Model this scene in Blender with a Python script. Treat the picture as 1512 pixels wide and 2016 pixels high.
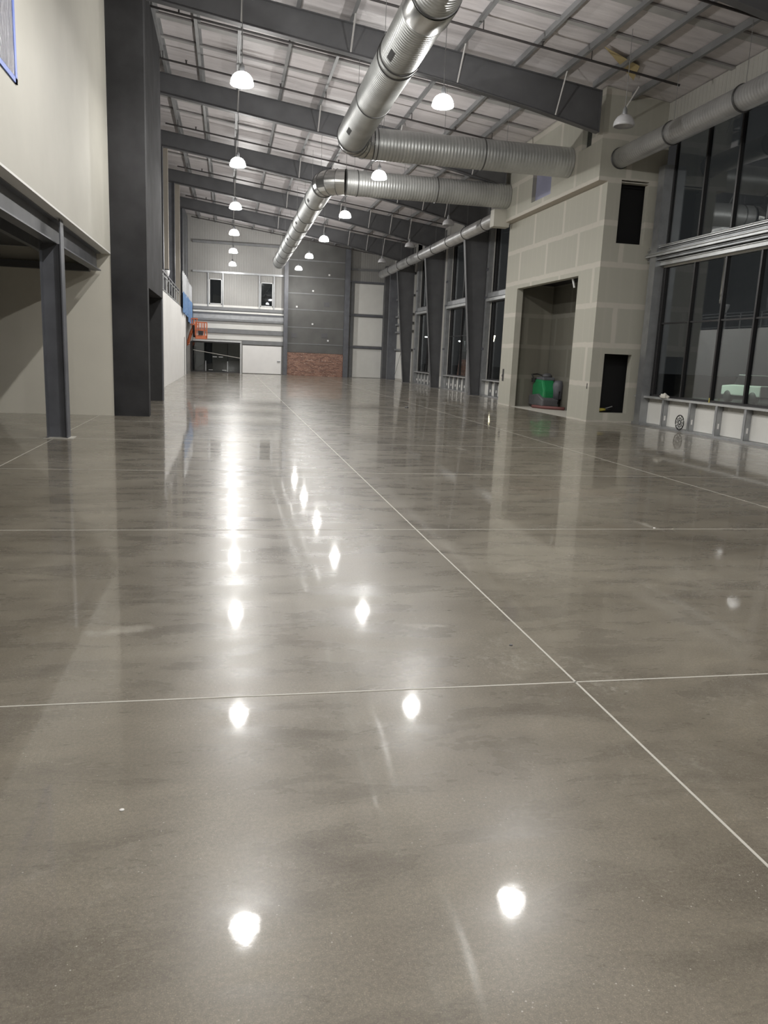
import bpy, bmesh, math, random
from mathutils import Vector, Matrix
random.seed(7)
S = bpy.context.scene
COL = S.collection
for o in list(bpy.data.objects):
    bpy.data.objects.remove(o)

# ------------------------------------------------------------------ camera
YAW, PITCH, ROLL, FPX, CAMH = 2.01447977e-01, 1.96649041e-01, -4.25446184e-02, 1538.16, 1.55
cy, sy, cp, sp = math.cos(YAW), math.sin(YAW), math.cos(PITCH), math.sin(PITCH)
f_ = Vector((sy*cp, cy*cp, -sp)); r_ = Vector((cy, -sy, 0)); d_ = f_.cross(r_)
c_, s_ = math.cos(ROLL), math.sin(ROLL)
r2 = c_*r_ + s_*d_; d2 = -s_*r_ + c_*d_
cam = bpy.data.cameras.new('camera'); cam.sensor_fit = 'HORIZONTAL'; cam.sensor_width = 36
cam.lens = FPX/1512*36; cam.clip_end = 600
co = bpy.data.objects.new('camera', cam); COL.objects.link(co)
co.matrix_world = Matrix(((r2.x, -d2.x, -f_.x, 0), (r2.y, -d2.y, -f_.y, 0), (r2.z, -d2.z, -f_.z, CAMH), (0, 0, 0, 1)))
S.camera = co

# ------------------------------------------------------------------ world, exposure
S.view_settings.view_transform = 'Standard'; S.view_settings.look = 'None'
S.view_settings.gamma = 1; S.view_settings.use_curve_mapping = False
S.view_settings.exposure = 0.08
LAMP_W = 440.0          # each hanging lamp
DOME_E = 6.0            # glow of its glass bell
w = bpy.data.worlds.new('night_sky'); S.world = w; w.use_nodes = True
w.node_tree.nodes['Background'].inputs[0].default_value = (0.63, 0.63, 0.64, 1)
w.node_tree.nodes['Background'].inputs[1].default_value = 0.032

# ------------------------------------------------------------------ helpers
class MB:
    def __init__(s): s.b = bmesh.new()
    def box(s, x0, x1, y0, y1, z0, z1):
        vs = [s.b.verts.new((x, y, z)) for x in (x0, x1) for y in (y0, y1) for z in (z0, z1)]
        for q in ((0,1,3,2),(4,6,7,5),(0,4,5,1),(2,3,7,6),(0,2,6,4),(1,5,7,3)): s.b.faces.new([vs[i] for i in q])
        return s
    def prism(s, pts, axis, a, b):
        """polygon pts extruded along axis from a to b; pts are the other two coords in order"""
        def mk(p, t):
            return {'y': (p[0], t, p[1]), 'x': (t, p[0], p[1]), 'z': (p[0], p[1], t)}[axis]
        A = [s.b.verts.new(mk(p, a)) for p in pts]; B = [s.b.verts.new(mk(p, b)) for p in pts]
        n = len(pts)
        s.b.faces.new(A); s.b.faces.new(B[::-1])
        for i in range(n): s.b.faces.new((A[i], A[(i+1) % n], B[(i+1) % n], B[i]))
        return s
    def tube(s, path, r, n=12, cap=True):
        rings = []; path = [Vector(p) for p in path]
        rr = r if isinstance(r, (list, tuple)) else [r]*len(path)
        for i, p in enumerate(path):
            if i == 0: t = path[1]-p
            elif i == len(path)-1: t = p-path[i-1]
            else: t = (path[i+1]-p).normalized()+(p-path[i-1]).normalized()
            t.normalize()
            up = Vector((0, 0, 1)) if abs(t.z) < .95 else Vector((0, 1, 0))
            u = t.cross(up).normalized(); v = u.cross(t)
            k = 1.0
            if 0 < i < len(path)-1:
                c = (path[i+1]-p).normalized().dot((p-path[i-1]).normalized())
                k = 1/max(.5, math.sqrt((1+c)/2))
            ring = []
            for j in range(n):
                a = 2*math.pi*j/n
                ring.append(s.b.verts.new(p+u*math.cos(a)*rr[i]*(k if abs(t.z) < .95 else 1)+v*math.sin(a)*rr[i]))
            rings.append(ring)
        for A, B in zip(rings, rings[1:]):
            for j in range(n): s.b.faces.new((A[j], A[(j+1) % n], B[(j+1) % n], B[j]))
        if cap: s.b.faces.new(rings[0][::-1]); s.b.faces.new(rings[-1])
        return s
    def lathe(s, c, prof, n=24, axis='z'):
        rings = []
        for r, h in prof:
            ring = []
            for j in range(n):
                a = 2*math.pi*j/n; u, v = r*math.cos(a), r*math.sin(a)
                q = {'z': (u, v, h), 'y': (u, h, v), 'x': (h, u, v)}[axis]
                ring.append(s.b.verts.new((c[0]+q[0], c[1]+q[1], c[2]+q[2])))
            rings.append(ring)
        for A, B in zip(rings, rings[1:]):
            for j in range(n): s.b.faces.new((A[j], A[(j+1) % n], B[(j+1) % n], B[j]))
        return s
    def quad(s, *p):
        s.b.faces.new([s.b.verts.new(q) for q in p]); return s
    def build(s, name, mat, parent=None, smooth=False, bevel=0, loc=None):
        bmesh.ops.recalc_face_normals(s.b, faces=s.b.faces)
        off = Vector((0, 0, 0))
        p = parent
        while p is not None: off += p.location; p = p.parent
        if loc is None and parent is None:
            xs = [v.co for v in s.b.verts]
            loc = Vector(((min(v.x for v in xs)+max(v.x for v in xs))/2, (min(v.y for v in xs)+max(v.y for v in xs))/2, min(v.z for v in xs)))
        lo = Vector(loc) if loc is not None else Vector((0, 0, 0))
        for v in s.b.verts: v.co -= off+lo
        me = bpy.data.meshes.new(name); s.b.to_mesh(me); s.b.free()
        if smooth:
            for q in me.polygons: q.use_smooth = True
        me.materials.append(mat)
        o = bpy.data.objects.new(name, me); COL.objects.link(o)
        if parent: o.parent = parent
        o.location = lo
        if bevel:
            m = o.modifiers.new('bevel', 'BEVEL'); m.width = bevel; m.segments = 2; m.limit_method = 'ANGLE'
        return o

def tag(o, label=None, cat=None, group=None, kind=None):
    if label: o['label'] = label
    if cat: o['category'] = cat
    if group: o['group'] = group
    if kind: o['kind'] = kind
    return o
def thing(name, label, cat, loc=(0, 0, 0), group=None):
    o = bpy.data.objects.new(name, None); COL.objects.link(o); o.location = loc
    o.empty_display_size = .2
    return tag(o, label, cat, group)
def struct(o, label=None):
    o['kind'] = 'structure'
    if label: o['label'] = label
    return o
def estruct(name, loc, label):
    o = bpy.data.objects.new(name, None); COL.objects.link(o); o.location = loc
    return struct(o, label)
def copy_tree(o, parent=None):
    c = o.copy(); COL.objects.link(c)
    c.parent = parent
    for ch in list(o.children): copy_tree(ch, c)
    return c

# ------------------------------------------------------------------ materials
def mat(name, col, rough=.6, metal=0, coat=0, spec=.5, var=0, vscale=3, bump=0, bscale=60, emis=None):
    m = bpy.data.materials.new(name); m.use_nodes = True
    N = m.node_tree.nodes; L = m.node_tree.links; b = N['Principled BSDF']
    b.inputs['Base Color'].default_value = (*col, 1); b.inputs['Roughness'].default_value = rough
    b.inputs['Metallic'].default_value = metal; b.inputs['Coat Weight'].default_value = coat
    b.inputs['Specular IOR Level'].default_value = spec
    tc = N.new('ShaderNodeTexCoord'); geo = N.new('ShaderNodeNewGeometry')
    if var:
        n = N.new('ShaderNodeTexNoise'); n.inputs['Scale'].default_value = vscale; n.inputs['Detail'].default_value = 4
        L.new(geo.outputs['Position'], n.inputs['Vector'])
        r = N.new('ShaderNodeValToRGB')
        r.color_ramp.elements[0].position = .3; r.color_ramp.elements[1].position = .7
        r.color_ramp.elements[0].color = (*[c*(1-var) for c in col], 1); r.color_ramp.elements[1].color = (*[min(1, c*(1+var)) for c in col], 1)
        L.new(n.outputs['Fac'], r.inputs['Fac']); L.new(r.outputs['Color'], b.inputs['Base Color'])
    if bump:
        n2 = N.new('ShaderNodeTexNoise'); n2.inputs['Scale'].default_value = bscale
        L.new(geo.outputs['Position'], n2.inputs['Vector'])
        bp = N.new('ShaderNodeBump'); bp.inputs['Strength'].default_value = bump; bp.inputs['Distance'].default_value = .01
        L.new(n2.outputs['Fac'], bp.inputs['Height']); L.new(bp.outputs['Normal'], b.inputs['Normal'])
    if emis:
        b.inputs['Emission Color'].default_value = (*emis[0], 1); b.inputs['Emission Strength'].default_value = emis[1]
    return m

def ramp(N, L, src, stops):
    r = N.new('ShaderNodeValToRGB'); e = r.color_ramp.elements
    e.remove(e[1]); e[0].position = stops[0][0]; e[0].color = (*stops[0][1], 1)
    for p, c in stops[1:]: e.new(p).color = (*c, 1)
    L.new(src, r.inputs['Fac']); return r

def floor_mat():
    m = bpy.data.materials.new('polished_concrete'); m.use_nodes = True
    N = m.node_tree.nodes; L = m.node_tree.links; b = N['Principled BSDF']
    geo = N.new('ShaderNodeNewGeometry')
    def noise(scale, detail=5, rough=.55, vec=None, dist=0):
        n = N.new('ShaderNodeTexNoise'); n.inputs['Scale'].default_value = scale; n.inputs['Detail'].default_value = detail
        n.inputs['Roughness'].default_value = rough; n.inputs['Distortion'].default_value = dist
        L.new(vec or geo.outputs['Position'], n.inputs['Vector']); return n
    big = noise(.55, 6, .6, dist=.8)
    c1 = ramp(N, L, big.outputs['Fac'], [(.28, (.145, .126, .098)), (.44, (.195, .173, .138)), (.58, (.230, .206, .167)), (.75, (.285, .258, .212))])
    mp = N.new('ShaderNodeMapping'); mp.inputs['Scale'].default_value = (1, 2.6, 1); mp.inputs['Rotation'].default_value = (0, 0, .1)
    L.new(geo.outputs['Position'], mp.inputs['Vector'])
    sw = noise(1.5, 9, .62, mp.outputs['Vector'], .35)
    c2 = ramp(N, L, sw.outputs['Fac'], [(.25, (.62, .62, .63)), (.42, (.86, .86, .86)), (.56, (1.0, 1.0, .99)), (.78, (1.2, 1.19, 1.16))])
    mx = N.new('ShaderNodeMix'); mx.data_type = 'RGBA'; mx.blend_type = 'MULTIPLY'; mx.inputs['Factor'].default_value = .9
    L.new(c1.outputs['Color'], mx.inputs['A']); L.new(c2.outputs['Color'], mx.inputs['B'])
    # pale patches of residue
    pn = noise(.9, 9, .75, dist=.4)
    pr = ramp(N, L, pn.outputs['Fac'], [(.54, (0, 0, 0)), (.68, (1, 1, 1))])
    fine = noise(22, 4, .7)
    fr = ramp(N, L, fine.outputs['Fac'], [(.46, (0, 0, 0)), (.62, (.8, .8, .8))])
    mm = N.new('ShaderNodeMath'); mm.operation = 'MULTIPLY'
    L.new(pr.outputs['Color'], mm.inputs[0]); L.new(fr.outputs['Color'], mm.inputs[1])
    m2 = N.new('ShaderNodeMix'); m2.data_type = 'RGBA'
    L.new(mm.outputs[0], m2.inputs['Factor']); L.new(mx.outputs['Result'], m2.inputs['A']); m2.inputs['B'].default_value = (.33, .31, .265, 1)
    # sand grain
    g = noise(260, 2, .6)
    gr = ramp(N, L, g.outputs['Fac'], [(.3, (.72, .72, .72)), (.60, (1.10, 1.10, 1.10)), (.72, (2.4, 2.4, 2.3))])
    m3 = N.new('ShaderNodeMix'); m3.data_type = 'RGBA'; m3.blend_type = 'MULTIPLY'; m3.inputs['Factor'].default_value = .5
    L.new(m2.outputs['Result'], m3.inputs['A']); L.new(gr.outputs['Color'], m3.inputs['B'])
    # reddish stains
    rn = noise(.35, 3); rr = ramp(N, L, rn.outputs['Fac'], [(.58, (0, 0, 0)), (.75, (.5, .5, .5))])
    m4 = N.new('ShaderNodeMix'); m4.data_type = 'RGBA'; m4.blend_type = 'MULTIPLY'
    L.new(rr.outputs['Color'], m4.inputs['Factor']); L.new(m3.outputs['Result'], m4.inputs['A']); m4.inputs['B'].default_value = (1.0, .86, .80, 1)
    # exposed sand specks
    vo = N.new('ShaderNodeTexVoronoi'); vo.inputs['Scale'].default_value = 34; L.new(geo.outputs['Position'], vo.inputs['Vector'])
    vr = ramp(N, L, vo.outputs['Distance'], [(.06, (1, 1, 1)), (.10, (0, 0, 0))])
    sn = noise(3, 3); sr = ramp(N, L, sn.outputs['Fac'], [(.45, (0, 0, 0)), (.6, (.75, .75, .75))])
    sm = N.new('ShaderNodeMath'); sm.operation = 'MULTIPLY'; L.new(vr.outputs['Color'], sm.inputs[0]); L.new(sr.outputs['Color'], sm.inputs[1])
    g2 = noise(75, 3, .7); g2r = ramp(N, L, g2.outputs['Fac'], [(.35, (.86, .86, .86)), (.65, (1.14, 1.14, 1.13))])
    m5 = N.new('ShaderNodeMix'); m5.data_type = 'RGBA'; m5.blend_type = 'MULTIPLY'; m5.inputs['Factor'].default_value = 1
    L.new(m4.outputs['Result'], m5.inputs['A']); L.new(g2r.outputs['Color'], m5.inputs['B'])
    m6 = N.new('ShaderNodeMix'); m6.data_type = 'RGBA'; L.new(sm.outputs[0], m6.inputs['Factor'])
    L.new(m5.outputs['Result'], m6.inputs['A']); m6.inputs['B'].default_value = (.55, .52, .46, 1)
    # pale dusty smears ground into the slab
    last = m6.outputs['Result']; dn = noise(5, 6, .7)
    for (sx, sy, ex, ey, an) in ((4.12, 6.95, .16, .75, .12), (4.04, 13.2, .22, 1.1, .1), (5.4, 24.2, .5, 1.2, .2), (-.55, 4.3, .55, .22, .2), (7.2, 30, .9, 1.6, 0), (1.2, 4.25, .5, .12, -.1)):
        mp2 = N.new('ShaderNodeMapping'); mp2.vector_type = 'TEXTURE'; mp2.inputs['Location'].default_value = (sx, sy, 0)
        mp2.inputs['Rotation'].default_value = (0, 0, an); mp2.inputs['Scale'].default_value = (ex, ey, 1); L.new(geo.outputs['Position'], mp2.inputs['Vector'])
        ln = N.new('ShaderNodeVectorMath'); ln.operation = 'LENGTH'; L.new(mp2.outputs[0], ln.inputs[0])
        a1 = N.new('ShaderNodeMath'); a1.operation = 'MULTIPLY_ADD'; L.new(dn.outputs['Fac'], a1.inputs[0]); a1.inputs[1].default_value = 1.3; L.new(ln.outputs['Value'], a1.inputs[2])
        rr2 = ramp(N, L, a1.outputs[0], [(.62, (.55, .55, .55)), (1.0, (0, 0, 0))])
        mq = N.new('ShaderNodeMix'); mq.data_type = 'RGBA'; L.new(rr2.outputs['Color'], mq.inputs['Factor']); L.new(last, mq.inputs['A']); mq.inputs['B'].default_value = (.52, .49, .43, 1)
        last = mq.outputs['Result']
    L.new(last, b.inputs['Base Color'])
    rg = ramp(N, L, sw.outputs['Fac'], [(.3, (.23, .23, .23)), (.7, (.34, .34, .34))])
    L.new(rg.outputs['Color'], b.inputs['Roughness'])
    b.inputs['Specular IOR Level'].default_value = .26
    b.inputs['Coat Weight'].default_value = .6; b.inputs['Coat Roughness'].default_value = .042; b.inputs['Coat IOR'].default_value = 1.5
    bn = noise(7, 5, .6); bp = N.new('ShaderNodeBump'); bp.inputs['Strength'].default_value = .05; bp.inputs['Distance'].default_value = .004
    L.new(bn.outputs['Fac'], bp.inputs['Height']); L.new(bp.outputs['Normal'], b.inputs['Coat Normal']); L.new(bp.outputs['Normal'], b.inputs['Normal'])
    return m

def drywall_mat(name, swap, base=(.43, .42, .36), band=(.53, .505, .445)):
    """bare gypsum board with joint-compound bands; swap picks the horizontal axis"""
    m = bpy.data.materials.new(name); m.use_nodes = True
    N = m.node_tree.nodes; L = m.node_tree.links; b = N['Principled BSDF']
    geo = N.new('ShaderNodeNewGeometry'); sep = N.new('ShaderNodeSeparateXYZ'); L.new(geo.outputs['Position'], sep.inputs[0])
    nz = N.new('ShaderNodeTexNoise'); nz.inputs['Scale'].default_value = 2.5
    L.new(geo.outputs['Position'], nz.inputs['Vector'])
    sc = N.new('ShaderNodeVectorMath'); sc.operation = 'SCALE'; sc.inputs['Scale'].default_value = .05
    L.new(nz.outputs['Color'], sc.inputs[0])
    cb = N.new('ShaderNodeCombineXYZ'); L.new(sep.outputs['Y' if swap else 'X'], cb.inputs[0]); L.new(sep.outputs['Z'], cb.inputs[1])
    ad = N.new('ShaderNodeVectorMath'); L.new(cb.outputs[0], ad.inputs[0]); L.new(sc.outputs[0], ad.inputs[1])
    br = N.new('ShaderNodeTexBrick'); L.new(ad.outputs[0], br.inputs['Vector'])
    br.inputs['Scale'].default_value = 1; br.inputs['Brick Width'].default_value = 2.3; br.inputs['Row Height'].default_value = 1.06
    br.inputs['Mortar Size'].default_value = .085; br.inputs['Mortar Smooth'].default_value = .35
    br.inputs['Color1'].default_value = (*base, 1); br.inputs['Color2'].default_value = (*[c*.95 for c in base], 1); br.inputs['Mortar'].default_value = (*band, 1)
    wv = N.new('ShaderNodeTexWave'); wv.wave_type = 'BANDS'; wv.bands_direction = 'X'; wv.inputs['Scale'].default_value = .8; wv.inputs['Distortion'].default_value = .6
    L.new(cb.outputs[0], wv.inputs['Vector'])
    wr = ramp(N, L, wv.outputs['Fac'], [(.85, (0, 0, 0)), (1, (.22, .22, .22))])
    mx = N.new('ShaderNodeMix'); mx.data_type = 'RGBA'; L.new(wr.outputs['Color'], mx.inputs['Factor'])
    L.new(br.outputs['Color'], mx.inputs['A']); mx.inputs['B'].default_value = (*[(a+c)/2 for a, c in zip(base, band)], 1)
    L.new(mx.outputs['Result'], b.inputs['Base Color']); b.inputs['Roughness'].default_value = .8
    return m

def insul_mat():
    m = bpy.data.materials.new('roof_insulation'); m.use_nodes = True
    N = m.node_tree.nodes; L = m.node_tree.links; b = N['Principled BSDF']
    geo = N.new('ShaderNodeNewGeometry')
    mp = N.new('ShaderNodeMapping'); mp.inputs['Scale'].default_value = (.35, 3.2, 1); L.new(geo.outputs['Position'], mp.inputs['Vector'])
    n = N.new('ShaderNodeTexNoise'); n.inputs['Scale'].default_value = 1.1; n.inputs['Detail'].default_value = 7; n.inputs['Roughness'].default_value = .65
    n.inputs['Distortion'].default_value = .6
    L.new(mp.outputs[0], n.inputs['Vector'])
    r = ramp(N, L, n.outputs['Fac'], [(.28, (.47, .445, .45)), (.5, (.62, .585, .59)), (.75, (.70, .665, .67))])
    L.new(r.outputs['Color'], b.inputs['Base Color']); b.inputs['Roughness'].default_value = .42
    bp = N.new('ShaderNodeBump'); bp.inputs['Strength'].default_value = .6; bp.inputs['Distance'].default_value = .06
    L.new(n.outputs['Fac'], bp.inputs['Height']); L.new(bp.outputs['Normal'], b.inputs['Normal'])
    return m

def duct_mat(name, axis, base=(.50, .51, .50), rough=.46, metal=.7):
    m = bpy.data.materials.new(name); m.use_nodes = True
    N = m.node_tree.nodes; L = m.node_tree.links; b = N['Principled BSDF']
    geo = N.new('ShaderNodeNewGeometry')
    wv = N.new('ShaderNodeTexWave'); wv.wave_type = 'BANDS'; wv.bands_direction = axis; wv.inputs['Scale'].default_value = 3.4
    L.new(geo.outputs['Position'], wv.inputs['Vector'])
    bp = N.new('ShaderNodeBump'); bp.inputs['Strength'].default_value = .5; bp.inputs['Distance'].default_value = .012
    L.new(wv.outputs['Fac'], bp.inputs['Height']); L.new(bp.outputs['Normal'], b.inputs['Normal'])
    n = N.new('ShaderNodeTexNoise'); n.inputs['Scale'].default_value = 1.6; n.inputs['Detail'].default_value = 5
    L.new(geo.outputs['Position'], n.inputs['Vector'])
    r = ramp(N, L, n.outputs['Fac'], [(.3, tuple(c*.82 for c in base)), (.7, tuple(c*1.12 for c in base))])
    L.new(r.outputs['Color'], b.inputs['Base Color'])
    b.inputs['Metallic'].default_value = metal; b.inputs['Roughness'].default_value = rough
    return m

def brick_mat():
    m = bpy.data.materials.new('red_brick'); m.use_nodes = True
    N = m.node_tree.nodes; L = m.node_tree.links; b = N['Principled BSDF']
    geo = N.new('ShaderNodeNewGeometry'); sep = N.new('ShaderNodeSeparateXYZ'); L.new(geo.outputs['Position'], sep.inputs[0])
    cb = N.new('ShaderNodeCombineXYZ'); L.new(sep.outputs['X'], cb.inputs[0]); L.new(sep.outputs['Z'], cb.inputs[1])
    br = N.new('ShaderNodeTexBrick'); L.new(cb.outputs[0], br.inputs['Vector'])
    br.inputs['Scale'].default_value = 1; br.inputs['Brick Width'].default_value = .23; br.inputs['Row Height'].default_value = .078
    br.inputs['Mortar Size'].default_value = .007; br.inputs['Bias'].default_value = -.1
    br.inputs['Color1'].default_value = (.17, .075, .05, 1); br.inputs['Color2'].default_value = (.38, .20, .14, 1); br.inputs['Mortar'].default_value = (.30, .27, .24, 1)
    n = N.new('ShaderNodeTexNoise'); n.inputs['Scale'].default_value = 9; L.new(cb.outputs[0], n.inputs['Vector'])
    r = ramp(N, L, n.outputs['Fac'], [(.60, (0, 0, 0)), (.70, (.8, .8, .8))])
    mx = N.new('ShaderNodeMix'); mx.data_type = 'RGBA'; L.new(r.outputs['Color'], mx.inputs['Factor'])
    L.new(br.outputs['Color'], mx.inputs['A']); mx.inputs['B'].default_value = (.55, .42, .34, 1)
    L.new(mx.outputs['Result'], b.inputs['Base Color']); b.inputs['Roughness'].default_value = .85
    return m

def ribbed_mat(name, col, axis='X', scale=2.0):
    """painted metal wall panel with shallow vertical ribs"""
    m = mat(name, col, .5, var=.04, vscale=.8)
    N = m.node_tree.nodes; L = m.node_tree.links; b = N['Principled BSDF']
    geo = N.new('ShaderNodeNewGeometry'); wv = N.new('ShaderNodeTexWave'); wv.wave_type = 'BANDS'; wv.bands_direction = axis
    wv.inputs['Scale'].default_value = scale; L.new(geo.outputs['Position'], wv.inputs['Vector'])
    r = ramp(N, L, wv.outputs['Fac'], [(.85, (0, 0, 0)), (.97, (1, 1, 1))])
    bp = N.new('ShaderNodeBump'); bp.inputs['Strength'].default_value = .5; bp.inputs['Distance'].default_value = .02
    L.new(r.outputs['Color'], bp.inputs['Height']); L.new(bp.outputs['Normal'], b.inputs['Normal'])
    return m

def glass_mat(name='dark_glass', tint=(.86, .9, .91), ior=1.74, rough=.0):
    m = bpy.data.materials.new(name); m.use_nodes = True
    N = m.node_tree.nodes; L = m.node_tree.links; N.remove(N['Principled BSDF'])
    out = N['Material Output']; t = N.new('ShaderNodeBsdfTransparent'); t.inputs[0].default_value = (*tint, 1)
    g = N.new('ShaderNodeBsdfGlossy'); g.inputs['Roughness'].default_value = rough
    fr = N.new('ShaderNodeFresnel'); geo = N.new('ShaderNodeNewGeometry')
    im = N.new('ShaderNodeMix'); im.inputs[2].default_value = ior; im.inputs[3].default_value = 1/ior   # thin sheet: both faces mirror alike
    L.new(geo.outputs['Backfacing'], im.inputs[0]); L.new(im.outputs[0], fr.inputs['IOR'])
    n = N.new('ShaderNodeTexNoise'); n.inputs['Scale'].default_value = .6; n.inputs['Detail'].default_value = 0
    L.new(geo.outputs['Position'], n.inputs['Vector'])
    bp = N.new('ShaderNodeBump'); bp.inputs['Strength'].default_value = .04; bp.inputs['Distance'].default_value = .05
    L.new(n.outputs['Fac'], bp.inputs['Height']); L.new(bp.outputs['Normal'], g.inputs['Normal'])
    mx = N.new('ShaderNodeMixShader'); L.new(fr.outputs[0], mx.inputs[0]); L.new(t.outputs[0], mx.inputs[1]); L.new(g.outputs[0], mx.inputs[2])
    L.new(mx.outputs[0], out.inputs['Surface'])
    return m

def poly_mat(name, col, trans=.45):
    m = bpy.data.materials.new(name); m.use_nodes = True
    N = m.node_tree.nodes; L = m.node_tree.links; b = N['Principled BSDF']
    b.inputs['Base Color'].default_value = (*col, 1); b.inputs['Roughness'].default_value = .22
    b.inputs['Transmission Weight'].default_value = 0; b.inputs['Alpha'].default_value = 1-trans
    geo = N.new('ShaderNodeNewGeometry'); mp = N.new('ShaderNodeMapping'); mp.inputs['Scale'].default_value = (1, 5, 1.2)
    L.new(geo.outputs['Position'], mp.inputs['Vector'])
    n = N.new('ShaderNodeTexNoise'); n.inputs['Scale'].default_value = 2.5; n.inputs['Detail'].default_value = 5; n.inputs['Distortion'].default_value = 1
    L.new(mp.outputs[0], n.inputs['Vector'])
    bp = N.new('ShaderNodeBump'); bp.inputs['Strength'].default_value = .9; bp.inputs['Distance'].default_value = .08
    L.new(n.outputs['Fac'], bp.inputs['Height']); L.new(bp.outputs['Normal'], b.inputs['Normal'])
    return m

M = dict(
    floor=floor_mat(), insul=insul_mat(),
    joint=mat('joint_filler', (.52, .50, .45), .5),
    cream=mat('cream_paint', (.49, .475, .42), .62, var=.04, vscale=1.2, bump=.05),
    creamdark=mat('cream_paint_low', (.74, .71, .62), .7, var=.03, vscale=1),
    tan=mat('tan_drywall', (.48, .44, .38), .7),
    white=mat('white_board', (.90, .89, .87), .55, var=.03, vscale=1.5),
    steel=mat('charcoal_steel', (.10, .101, .106), .5, var=.12, vscale=2),
    steel2=mat('slate_steel', (.12, .125, .14), .45, var=.15, vscale=3),
    steel3=mat('grey_steel', (.20, .205, .21), .45, var=.1, vscale=3),
    black=mat('black_cladding', (.036, .036, .037), .55, var=.2, vscale=2.5, bump=.1, bscale=20),
    blackm=mat('matt_dark_cladding', (.046, .046, .048), .9, spec=.15, var=.25, vscale=1.5), niche=drywall_mat('shaded_niche_gypsum', False, (.20, .19, .155), (.25, .24, .20)), nicheY=drywall_mat('shaded_niche_gypsum_side', True, (.13, .125, .10), (.16, .155, .13)), panelw=mat('white_panel', (.74, .735, .70), .5, var=.03, vscale=2), ductR=duct_mat('spiral_duct_small', 'Y', (.66, .66, .66), .36, .55),  # niche gypsum is the tower drywall darkened, shade put into its colour
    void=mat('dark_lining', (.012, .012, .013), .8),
    galv=mat('galvanised_steel', (.38, .39, .40), .4, metal=.6, var=.12, vscale=4),
    galvl=mat('galvanised_light', (.55, .56, .56), .35, metal=.5, var=.08, vscale=4),
    purlin=mat('purlin_steel', (.27, .275, .28), .45, metal=.35, var=.1, vscale=2),
    strap=mat('insulation_band', (.36, .355, .35), .5, var=.08, vscale=3),
    brace=mat('brace_steel', (.50, .49, .48), .5),
    pipe=mat('sprinkler_black', (.045, .04, .04), .4),
    ductY=duct_mat('spiral_duct_lengthwise', 'Y'), ductX=duct_mat('spiral_duct_crosswise', 'X', (.50, .51, .50), .45, .55),
    ductE=mat('duct_elbow_sheet', (.56, .56, .54), .27, metal=.9, var=.12, vscale=3),
    ring=mat('duct_ring', (.10, .10, .10), .4, metal=.5),
    ventdark=mat('duct_opening', (.03, .03, .03), .7),
    cable=mat('cable_grey', (.25, .25, .25), .5),
    paneld=ribbed_mat('gable_cream_panel', (.35, .345, .33)),
    panelr=ribbed_mat('side_cream_panel', (.53, .52, .48), 'Y'),
    darkboard=mat('dark_sheathing', (.115, .115, .11), .7, var=.12, vscale=1.3),
    brick=brick_mat(),
    towL=drywall_mat('gypsum_side', True), towF=drywall_mat('gypsum_front', False),
    glass=glass_mat(), frame=mat('black_window_frame', (.018, .017, .018), .4),
    tape=mat('blue_tape', (.10, .17, .55), .5),
    poly=poly_mat('clear_poly_sheet', (.42, .42, .46), .35), polyw=poly_mat('white_poly_sheet', (.75, .77, .80), .25),
    blue=poly_mat('blue_tarp', (.15, .30, .58), .05),
    orange=mat('lift_orange', (.62, .17, .07), .45), dk=mat('black_rubber', (.02, .02, .02), .6),
    green=mat('scrubber_green', (.012, .22, .075), .3, coat=.3), chrome=mat('chrome', (.6, .6, .6), .2, metal=1),
    red=mat('dull_red_rubber', (.16, .06, .055), .6), yellow=mat('tool_yellow', (.65, .55, .10), .5),
    ylw=mat('amber_facing', (.52, .42, .22), .6),
    asphalt=mat('asphalt', (.05, .05, .05), .9), carw=mat('car_white', (.75, .80, .74), .3, coat=.5),
    cloth=mat('crumpled_cloth', (.62, .60, .54), .9), whitep=mat('white_plastic', (.8, .8, .8), .4),
    lampoff=mat('unlit_prism_glass', (.62, .62, .64), .3, spec=.8),
    warmlight=mat('lantern_glow', (1, .9, .7), .5, emis=((1, .85, .55), 14)),
    coollight=mat('parking_light_glow', (1, 1, 1), .5, emis=((.95, 1, .95), 40)),
    strip=mat('strip_light_tube', (1, 1, 1), .5, emis=((1, 1, .97), 1.2)),
)
dome = bpy.data.materials.new('lit_glass_bell'); dome.use_nodes = True
_b = dome.node_tree.nodes['Principled BSDF']; _b.inputs['Base Color'].default_value = (.9, .9, .9, 1)
_b.inputs['Emission Color'].default_value = (.98, .98, 1, 1); _b.inputs['Emission Strength'].default_value = DOME_E
_b.inputs['Alpha'].default_value = .61   # ribbed glass lets part of the bulb's light through
M['dome'] = dome

def ztop(x): return 9.58-.128*x            # top of rafters
FY = [-7.9, -.9, 6.15, 13.2, 20.2, 27.2, 34.25, 41.3, 48.3]   # frames along the hall
YB, YE = -12.0, 55.35
XR, XL = 11.4, -8.6

# ================================================================== SETTING
fl = MB().box(XL, 11.6, YB, 56, -.3, 0).build('floor', M['floor']); struct(fl, 'polished grey concrete floor of the long hall')
for x in (-2.8, 1.70, 6.2, 10.6):
    tag(MB().box(x-.006, x+.006, YB, 54.9, 0, .0015).build('control_joint', M['joint'], fl))
k = -4
while 3.39+3.43*k < 55:
    y = 3.385+3.43*k
    if y > YB: MB().box(-8, 11.1, y-.005, y+.005, 0, .0015).build('control_joint', M['joint'], fl)
    k += 1

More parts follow.
